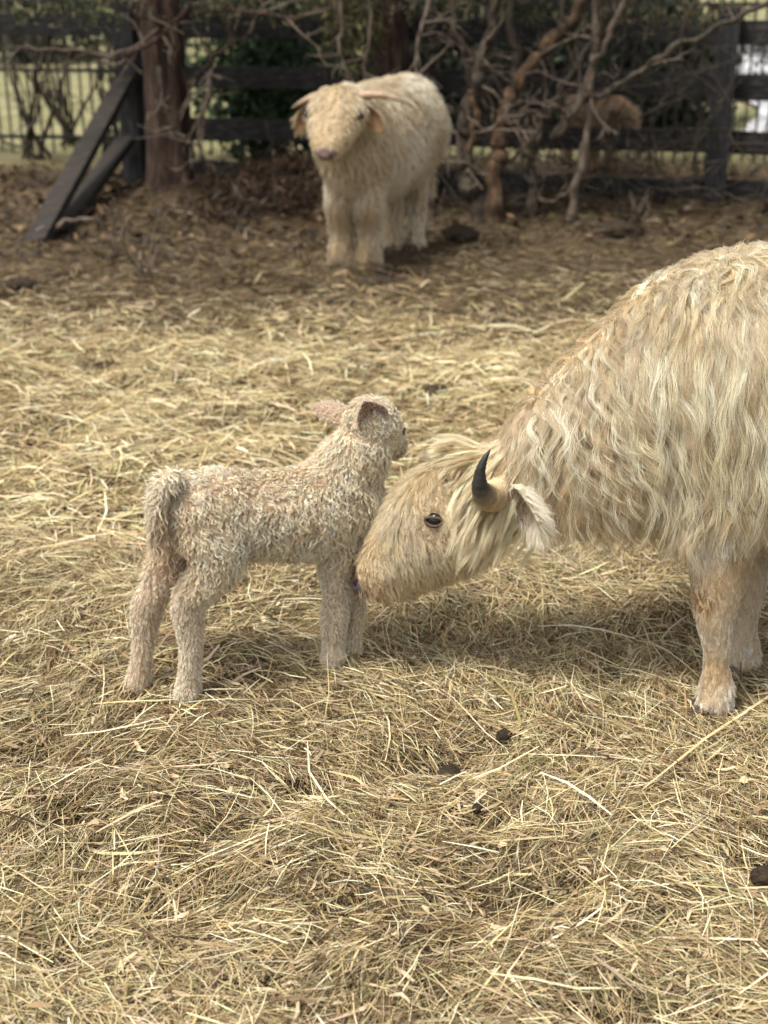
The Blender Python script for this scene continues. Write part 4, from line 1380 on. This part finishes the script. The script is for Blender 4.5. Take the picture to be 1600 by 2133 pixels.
def hang_twigs():
    # dead and green sprays hanging from the cedars into the top of the view
    for k, (poly, r0, par, m_) in enumerate((
            ([(705, -60, 8.9), (712, 40, 8.85), (708, 110, 8.8), (735, 165, 8.8)], .016, cedar2, 'twig'),
            ([(760, -60, 9.0), (772, 60, 8.95), (760, 150, 8.9), (790, 215, 8.8)], .013, cedar2, 'twig'),
            ([(905, -40, 8.9), (880, 45, 8.85), (870, 100, 8.85), (868, 160, 8.8)], .018, cedar2, 'twig'),
            ([(330, 140, 9.2), (345, 230, 9.1), (380, 285, 9.05), (412, 305, 9.0)], .018, cedar, 'bark'),
            ([(440, 120, 9.2), (432, 210, 9.1), (418, 300, 9.05), (410, 335, 9.0)], .016, cedar, 'twig'),
            ([(395, 175, 9.25), (420, 150, 9.2), (470, 100, 9.1), (520, 70, 9.0)], .020, cedar, 'cedar_bark'),
            ([(330, 60, 9.2), (250, 110, 9.1), (130, 105, 9.0), (40, 100, 8.9)], .014, cedar, 'twig'),
            ([(420, -30, 9.2), (370, 40, 9.1), (300, 95, 9.0), (230, 130, 8.9)], .022, cedar, 'cedar_bark'),
            ([(200, -30, 9.0), (270, 20, 9.0), (360, 60, 9.1)], .016, cedar, 'cedar_bark'),
            ([(385, 30, 9.2), (470, 20, 9.0), (600, 35, 8.9), (690, 20, 8.8)], .018, cedar, 'cedar_bark'))):
        o, p = limb('branch', [P(*q) for q in poly], r0, r0 * .4, M[m_], par, 700 + k, .006, 6)
        twigs(par, p[2::2], 1, .28, r0 * .45, M['twig'], 720 + k, (0, 0, -.3), 1)
    cl = [P(x, y, 9.0 + .02 * k) for k, (x, y) in enumerate(((700, 10), (730, 40), (745, 85), (735, 130), (770, 20), (755, 110), (690, 50), (780, 70)))]
    leaf_cloud('foliage', cl, .07, 1500, .05, OLIVE, cedar2, 745, droop=1.2, aspect=.25, flat=(.7, 1, 1.4))
    cl = [P(x, y, 9.1) for x, y in ((60, 20), (130, 10), (190, 35), (260, 15), (430, 12), (500, 18), (560, 8), (620, 22), (660, 10))]
    leaf_cloud('foliage', cl, .08, 700, .05, GREEN + OLIVE, cedar, 746, droop=.8, aspect=.3, flat=(1.4, 1, .7))
    cl = [P(x, y, 9.1) for x, y in ((900, 10), (980, 20), (1060, 5), (1130, 25), (1210, 20), (1280, 20), (1340, 40), (1400, 15), (1460, 20))]
    leaf_cloud('foliage', cl, .10, 800, .05, OLIVE, cedar2, 747, droop=.6, aspect=.3, flat=(1.3, 1, .6))
hang_twigs()
def sapling(label, stems, seed, mat='bark', tw=.32):
    b = P(*stems[0][0][0])
    root = thing('bare_sapling', (b[0], b[1], 0), label, 'sapling', 'leafless saplings before the fence')
    for k, (poly, r0, r1, m_) in enumerate(stems):
        q = [P(*s) for s in poly]
        if k == 0: q[0][2] = -.03
        o, p = limb('trunk' if k == 0 else 'branch', q, r0, r1, M[m_ or mat], root, seed + k, .010, 8)
        twigs(root, p[5::4], 1, tw, max(.006, r1 * .5), M['twig'], seed + 40 + k, (.15, -.1, .5), 2)
Ys = 8.95
sapling('crooked grey-brown sapling stem just right of the young cow', [
    ([(1003, 436, Ys), (985, 400, Ys), (968, 350, Ys), (966, 290, Ys), (968, 240, Ys), (985, 190, Ys), (1000, 130, Ys), (1025, 60, Ys), (1035, -60, Ys)], .062, .028, 'bark'),
    ([(975, 320, Ys), (988, 270, Ys - .05), (990, 235, Ys - .05), (978, 190, Ys - .05)], .03, .02, 'peel_bark'),
    ([(985, 180, Ys), (972, 120, Ys), (948, 60, Ys), (940, -40, Ys)], .026, .012, 'bark'),
    ([(990, 160, Ys), (1005, 210, Ys), (1018, 270, Ys + .05), (1030, 300, Ys + .05)], .018, .012, 'bark')], 801)
sapling('orange peeling-bark sapling forking beside the crooked grey one', [
    ([(1030, 440, Ys - .05), (1026, 380, Ys), (1034, 325, Ys), (1046, 270, Ys), (1058, 215, Ys), (1072, 178, Ys), (1105, 135, Ys), (1150, 85, Ys), (1200, 30, Ys), (1240, -40, Ys)], .058, .026, 'peel_bark'),
    ([(1068, 185, Ys), (1075, 140, Ys), (1066, 70, Ys), (1060, -50, Ys)], .034, .02, 'bark'),
    ([(1080, 180, Ys), (1092, 230, Ys), (1105, 285, Ys - .05), (1112, 330, Ys - .05)], .022, .018, 'bark')], 821)
sapling('thin many-stemmed grey sapling in the middle of the brush', [
    ([(1112, 440, Ys), (1112, 380, Ys), (1108, 325, Ys), (1125, 270, Ys), (1160, 215, Ys), (1195, 150, Ys), (1240, 80, Ys), (1300, -20, Ys)], .034, .018, 'bark'),
    ([(1112, 390, Ys), (1096, 360, Ys), (1080, 300, Ys), (1060, 240, Ys)], .018, .010, 'bark'),
    ([(1115, 410, Ys), (1150, 418, Ys - .05), (1180, 400, Ys - .05), (1215, 370, Ys - .05)], .012, .009, 'twig'),
    ([(1120, 300, Ys), (1135, 220, Ys), (1150, 150, Ys), (1148, 60, Ys)], .016, .01, 'bark')], 841)
sapling('slim pale sapling with a long branch arching to the right-hand post', [
    ([(1186, 446, Ys - .1), (1205, 370, Ys - .1), (1222, 290, Ys - .1), (1230, 200, Ys - .1), (1236, 110, Ys - .1), (1240, 10, Ys - .1), (1242, -60, Ys - .1)], .028, .016, 'twig'),
    ([(1150, 290, Ys - .1), (1185, 240, Ys - .1), (1220, 203, Ys - .12), (1270, 190, Ys - .12), (1330, 150, Ys - .15), (1400, 100, Ys - .2), (1500, 60, Ys - .25), (1620, -10, Ys - .3)], .022, .016, 'bark'),
    ([(1160, 280, Ys - .1), (1205, 210, Ys - .1), (1240, 120, Ys - .1), (1275, 60, Ys - .1), (1320, -40, Ys - .1)], .026, .017, 'twig')], 861)
def brush():
    """twigs, weeds and fallen limbs by the fence"""
    # a haze of fine dead twigs among the saplings, and dry weeds at the foot of the cedar
    g = np.random.default_rng(5)
    st = [np.array((g.uniform(.4, 2.3), g.uniform(9.0, 9.5), g.uniform(0, .9))) for _ in range(150)]
    root = thing('brushwood', (1.4, 9.2, 0), 'tangle of fine dead brush twigs between the saplings and the boards', 'brush')
    twigs(root, st, 1, .42, .006, M['bark'], 51, (.3, -.1, .35), 2)
    for k, (px, py, nst, hh, lab) in enumerate(((300, 585, 7, .42, 'dry reddish weed stalks standing in front of the cedar trunk'), (240, 535, 6, .30, 'low dry weed stalks between the props and the cedar'),
                                               (1330, 470, 8, .22, 'short dry reddish weed tuft near the right-hand fence post'))):
        b = G(px, py)
        w = thing('dry_weed', b, lab, 'weed', 'dry weeds')
        for j in range(nst):
            a = g.uniform(0, 6.28)
            e = b + np.array((math.cos(a) * hh * .35, math.sin(a) * hh * .2, hh * g.uniform(.6, 1.1)))
            m_ = (b + e) / 2 + g.normal(0, .03, 3)
            limb('stalk', [b + g.normal(0, .012, 3) * np.array((1, 1, 0)), m_, e], .006, .003, M['twig'], w, 900 + 20 * k + j, .004, 4)
    for k, (p0, p1, r_, lab) in enumerate((((355, 455), (545, 425), .012, 'long pale fallen branch lying behind the dry weeds'), ((215, 395), (300, 362), .022, 'grey fallen limb lying between props and cedar'),
                                           ((80, 500), (200, 487), .022, 'orange-brown splintered branch at the foot of the props'), ((190, 412), (290, 380), .014, 'thin fallen branch under the grey limb'))):
        a, b = G(*p0), G(*p1)
        a[2] += .05; b[2] += .09
        o, _ = limb('fallen_branch', [a, (a + b) / 2 + np.array((0, 0, .03)), b], r_, r_ * .6, M['twig'], None, 950 + k, .012, 7)
        tag(o, lab, 'branch', 'fallen branches by the fence')
brush()
def cedar_brush():
    # a low heap of brown cut cedar sprays between the cedar and the young cow
    g = np.random.default_rng(77)
    root = thing('brush_heap', G(560, 465), 'low heap of dead brown cedar brush between the cedar trunk and young cow', 'brush')
    cs, st = [], []
    for _ in range(60):
        px = g.uniform(415, 645)
        q = G(px, g.uniform(440, 490))
        top = .30 * math.exp(-((px - 560) / 110) ** 2)
        cs.append(q + np.array((0, g.uniform(.2, .7), .02 + top * g.random())))
        st.append(cs[-1] * np.array((1, 1, .6)))
    leaf_cloud('dead_spray', cs, .09, 5200, .07, [(.035, .020, .012), (.06, .034, .019), (.022, .014, .009), (.10, .06, .032)], root, 78, aspect=.16, flat=(1.3, 1, .6))
    twigs(root, st[:45], 1, .35, .006, M['bark'], 79, (.2, -.2, .25), 1)
cedar_brush()
def litter():
    r = np.random.default_rng(12)
    n = 6500
    y = r.uniform(7.6, 11.2, n)
    x = r.uniform(-3.4, 3.6, n)
    keep = r.random(n) < np.clip((y - 7.4 + .5 * vnoise(np.stack([x, y], 1), .6, 3)) / 1.2, 0, 1) * np.where(x < .3, 1, .6)
    x, y = x[keep], y[keep]
    n = len(x)
    p = np.stack([x, y, ground_h(x, y) + r.random(n) * .03 + .003], 1)
    a = r.uniform(0, 6.28, n)
    L = r.lognormal(math.log(.05), .35, n)[:, None]
    d = np.stack([np.cos(a), np.sin(a), r.normal(0, .3, n)], 1)
    s = np.stack([-np.sin(a), np.cos(a), r.normal(0, .4, n)], 1)
    up = np.array((0, 0, 1.0)) * L * .18
    V = np.stack([p - d * L * .5 + up, p + s * L * .28 + up * r.uniform(-.5, 1.2, (n, 1)), p + d * L * .5 + up, p - s * L * .28 + up * r.uniform(-.5, 1.2, (n, 1)), p], 1)
    b = (np.arange(n) * 5)[:, None]
    F = np.concatenate([b + np.array([[0, 4, 1]]), b + np.array([[1, 4, 2]]), b + np.array([[2, 4, 3]]), b + np.array([[3, 4, 0]])], 0)
    pal = np.array([(.055, .030, .016), (.10, .06, .03), (.032, .019, .012), (.25, .16, .085), (.018, .012, .008)])
    c = pal[r.choice(5, n, p=(.28, .16, .28, .08, .20))] * r.lognormal(0, .2, (n, 1))
    o = mesh_np('fallen_leaves', V.reshape(-1, 3), F, M['leaf'], col=np.repeat(c, 5, axis=0))
    tag(o, 'brown fallen leaves lying along the foot of the fence', 'leaves', kind='stuff')
litter()
def bush(name, label, c, rad, n, size, cols, seed, ncl=60, grp='evergreen bushes beyond the fence'):
    g = np.random.default_rng(seed)
    c = np.asarray(c, float)
    root = thing(name, (c[0], c[1], 0), label, 'bush', grp)
    cents = []
    for _ in range(ncl):
        q = norm(g.normal(0, 1, 3)) * g.random() ** .33
        cents.append(c + q * np.array(rad))
    for k in range(7):
        e = cents[k * 3]
        limb('stem', [np.array((c[0], c[1], -.02)) + g.normal(0, .06, 3) * np.array((1, 1, 0)), (c + e) / 2 * np.array((1, 1, .6)), e], .025, .008, M['bark'], root, seed + k, .02, 5)
    leaf_cloud('crown', cents, .17, n, size, cols, root, seed + 9, aspect=.55)
LEAF = [(.022, .045, .016), (.035, .065, .022), (.05, .085, .03), (.015, .03, .012)]
DARK = [(.010, .014, .008), (.018, .022, .012), (.026, .028, .016), (.03, .022, .015)]
bush('leafy_bush', 'glossy dark green bush behind the boards left of the young cow', P(545, 200, 11.15) * np.array((1, 1, 0)) + np.array((0, 0, .55)), (.5, .3, .55), 3200, .07, LEAF, 1001, 40)
for k, (x, y, rx, h, lab) in enumerate(((.55, 13.6, 1.0, 1.3, 'dark evergreen thicket behind the young cow'), (1.75, 13.9, 1.0, 1.35, 'dark evergreen thicket behind the crooked saplings'), (2.75, 14.6, .75, 1.0, 'low dark thicket behind the brown calf'),
                                        (-.75, 14.4, .7, 1.2, 'dark evergreen thicket seen through the boards right of the cedar'))):
    bush('evergreen_thicket', lab, (x, y, h * .55), (rx, .6, h * .62), 9000, .085, DARK + LEAF[:1], 1020 + 30 * k, 110)
for k, (x, y, rx, h, lab) in enumerate(((-5.6, 24, 2.0, 2.2, 'grey-green bush far beyond the pickets at the left edge'), (-2.4, 27, 2.2, 2.4, 'grey-green bush far beyond the pickets near the cedar'), (3.4, 26, 2.2, 2.0, 'grey-green bush far off beside the pale yard'))):
    bush('far_bush', lab, (x, y, h * .5), (rx, 1.2, h * .55), 5000, .16, [(.10, .11, .06), (.16, .16, .10), (.07, .08, .045), (.22, .20, .14)], 1200 + 30 * k, 80, 'bushes in the far field')
def far_shrub(px, py, label, seed):
    b = G(px, py)
    root = thing('bare_shrub', b, label, 'shrub', 'bare shrubs beyond the pickets')
    g = np.random.default_rng(seed)
    for k in range(9):
        e = b + np.array((g.normal(0, .35), g.normal(0, .2), g.uniform(.8, 1.5)))
        o, p = limb('stem', [b + g.normal(0, .05, 3) * np.array((1, 1, 0)), (b + e) / 2 + g.normal(0, .05, 3), e], .018, .006, M['bark'], root, seed + k, .015, 5)
        twigs(root, p[3::3], 1, .25, .006, M['bark'], seed + 30 + k, (0, 0, .6), 1)
far_shrub(235, 320, 'leafless grey shrub beyond the pickets next to the propped post', 1400)
far_shrub(75, 330, 'leafless grey shrub beyond the pickets at the left edge', 1450)
far_shrub(150, 300, 'leafless grey shrub set farther back between the other two shrubs', 1480)

# ================================================================== clods on the bedding
def clod(px, py, size, label, seed):
    g = G(px, py)
    bm = bmesh.new()
    bmesh.ops.create_icosphere(bm, subdivisions=3, radius=1)
    co = np.array([v.co[:] for v in bm.verts])
    k = 1 + .28 * vnoise(co + seed * 3.1, .8, seed) + .14 * vnoise(co, .3, seed + 1)
    co = co * k[:, None] * np.array((size, size * .8, size * (.75 if size < .04 else .32)))
    for v, c in zip(bm.verts, co): v.co = Vector(c)
    me = bpy.data.meshes.new('manure_clod')
    bm.to_mesh(me); bm.free()
    for p in me.polygons: p.use_smooth = True
    me.materials.append(M['clod'])
    o = bpy.data.objects.new('manure_clod', me)
    C.objects.link(o)
    o.location = Vector((g[0], g[1], float(ground_h(np.array([g[0]]), np.array([g[1]]))[0]) + (size * .5 + .022 if size < .04 else size * .12 + .01)))
    o.rotation_euler = (0, 0, seed)
    tag(o, label, 'clod', 'dark clods on the straw')
clod(1047, 1536, .021, 'round dark clod on the straw below the cow\'s chin', 1)
clod(935, 1578, .030, 'dark clod half sunk in a hollow beside the round clod', 2)
clod(1592, 1850, .026, 'dark clod at the right edge on the near straw', 3)
clod(993, 1700, .012, 'tiny dark pellet in the middle of the near straw', 4)
clod(905, 818, .055, 'dark clod on the far straw above the cow\'s brow', 5)
clod(215, 752, .045, 'dark clod on the far straw at left', 6)
clod(790, 600, .10, 'dark manure heap in front of the young cow\'s feet', 7)
clod(960, 497, .14, 'dark low manure heap right of the young cow\'s hind feet', 8)
clod(1290, 483, .15, 'dark low manure heap below the brown calf', 9)
clod(40, 612, .09, 'dark clod at the left edge of the far straw', 10)
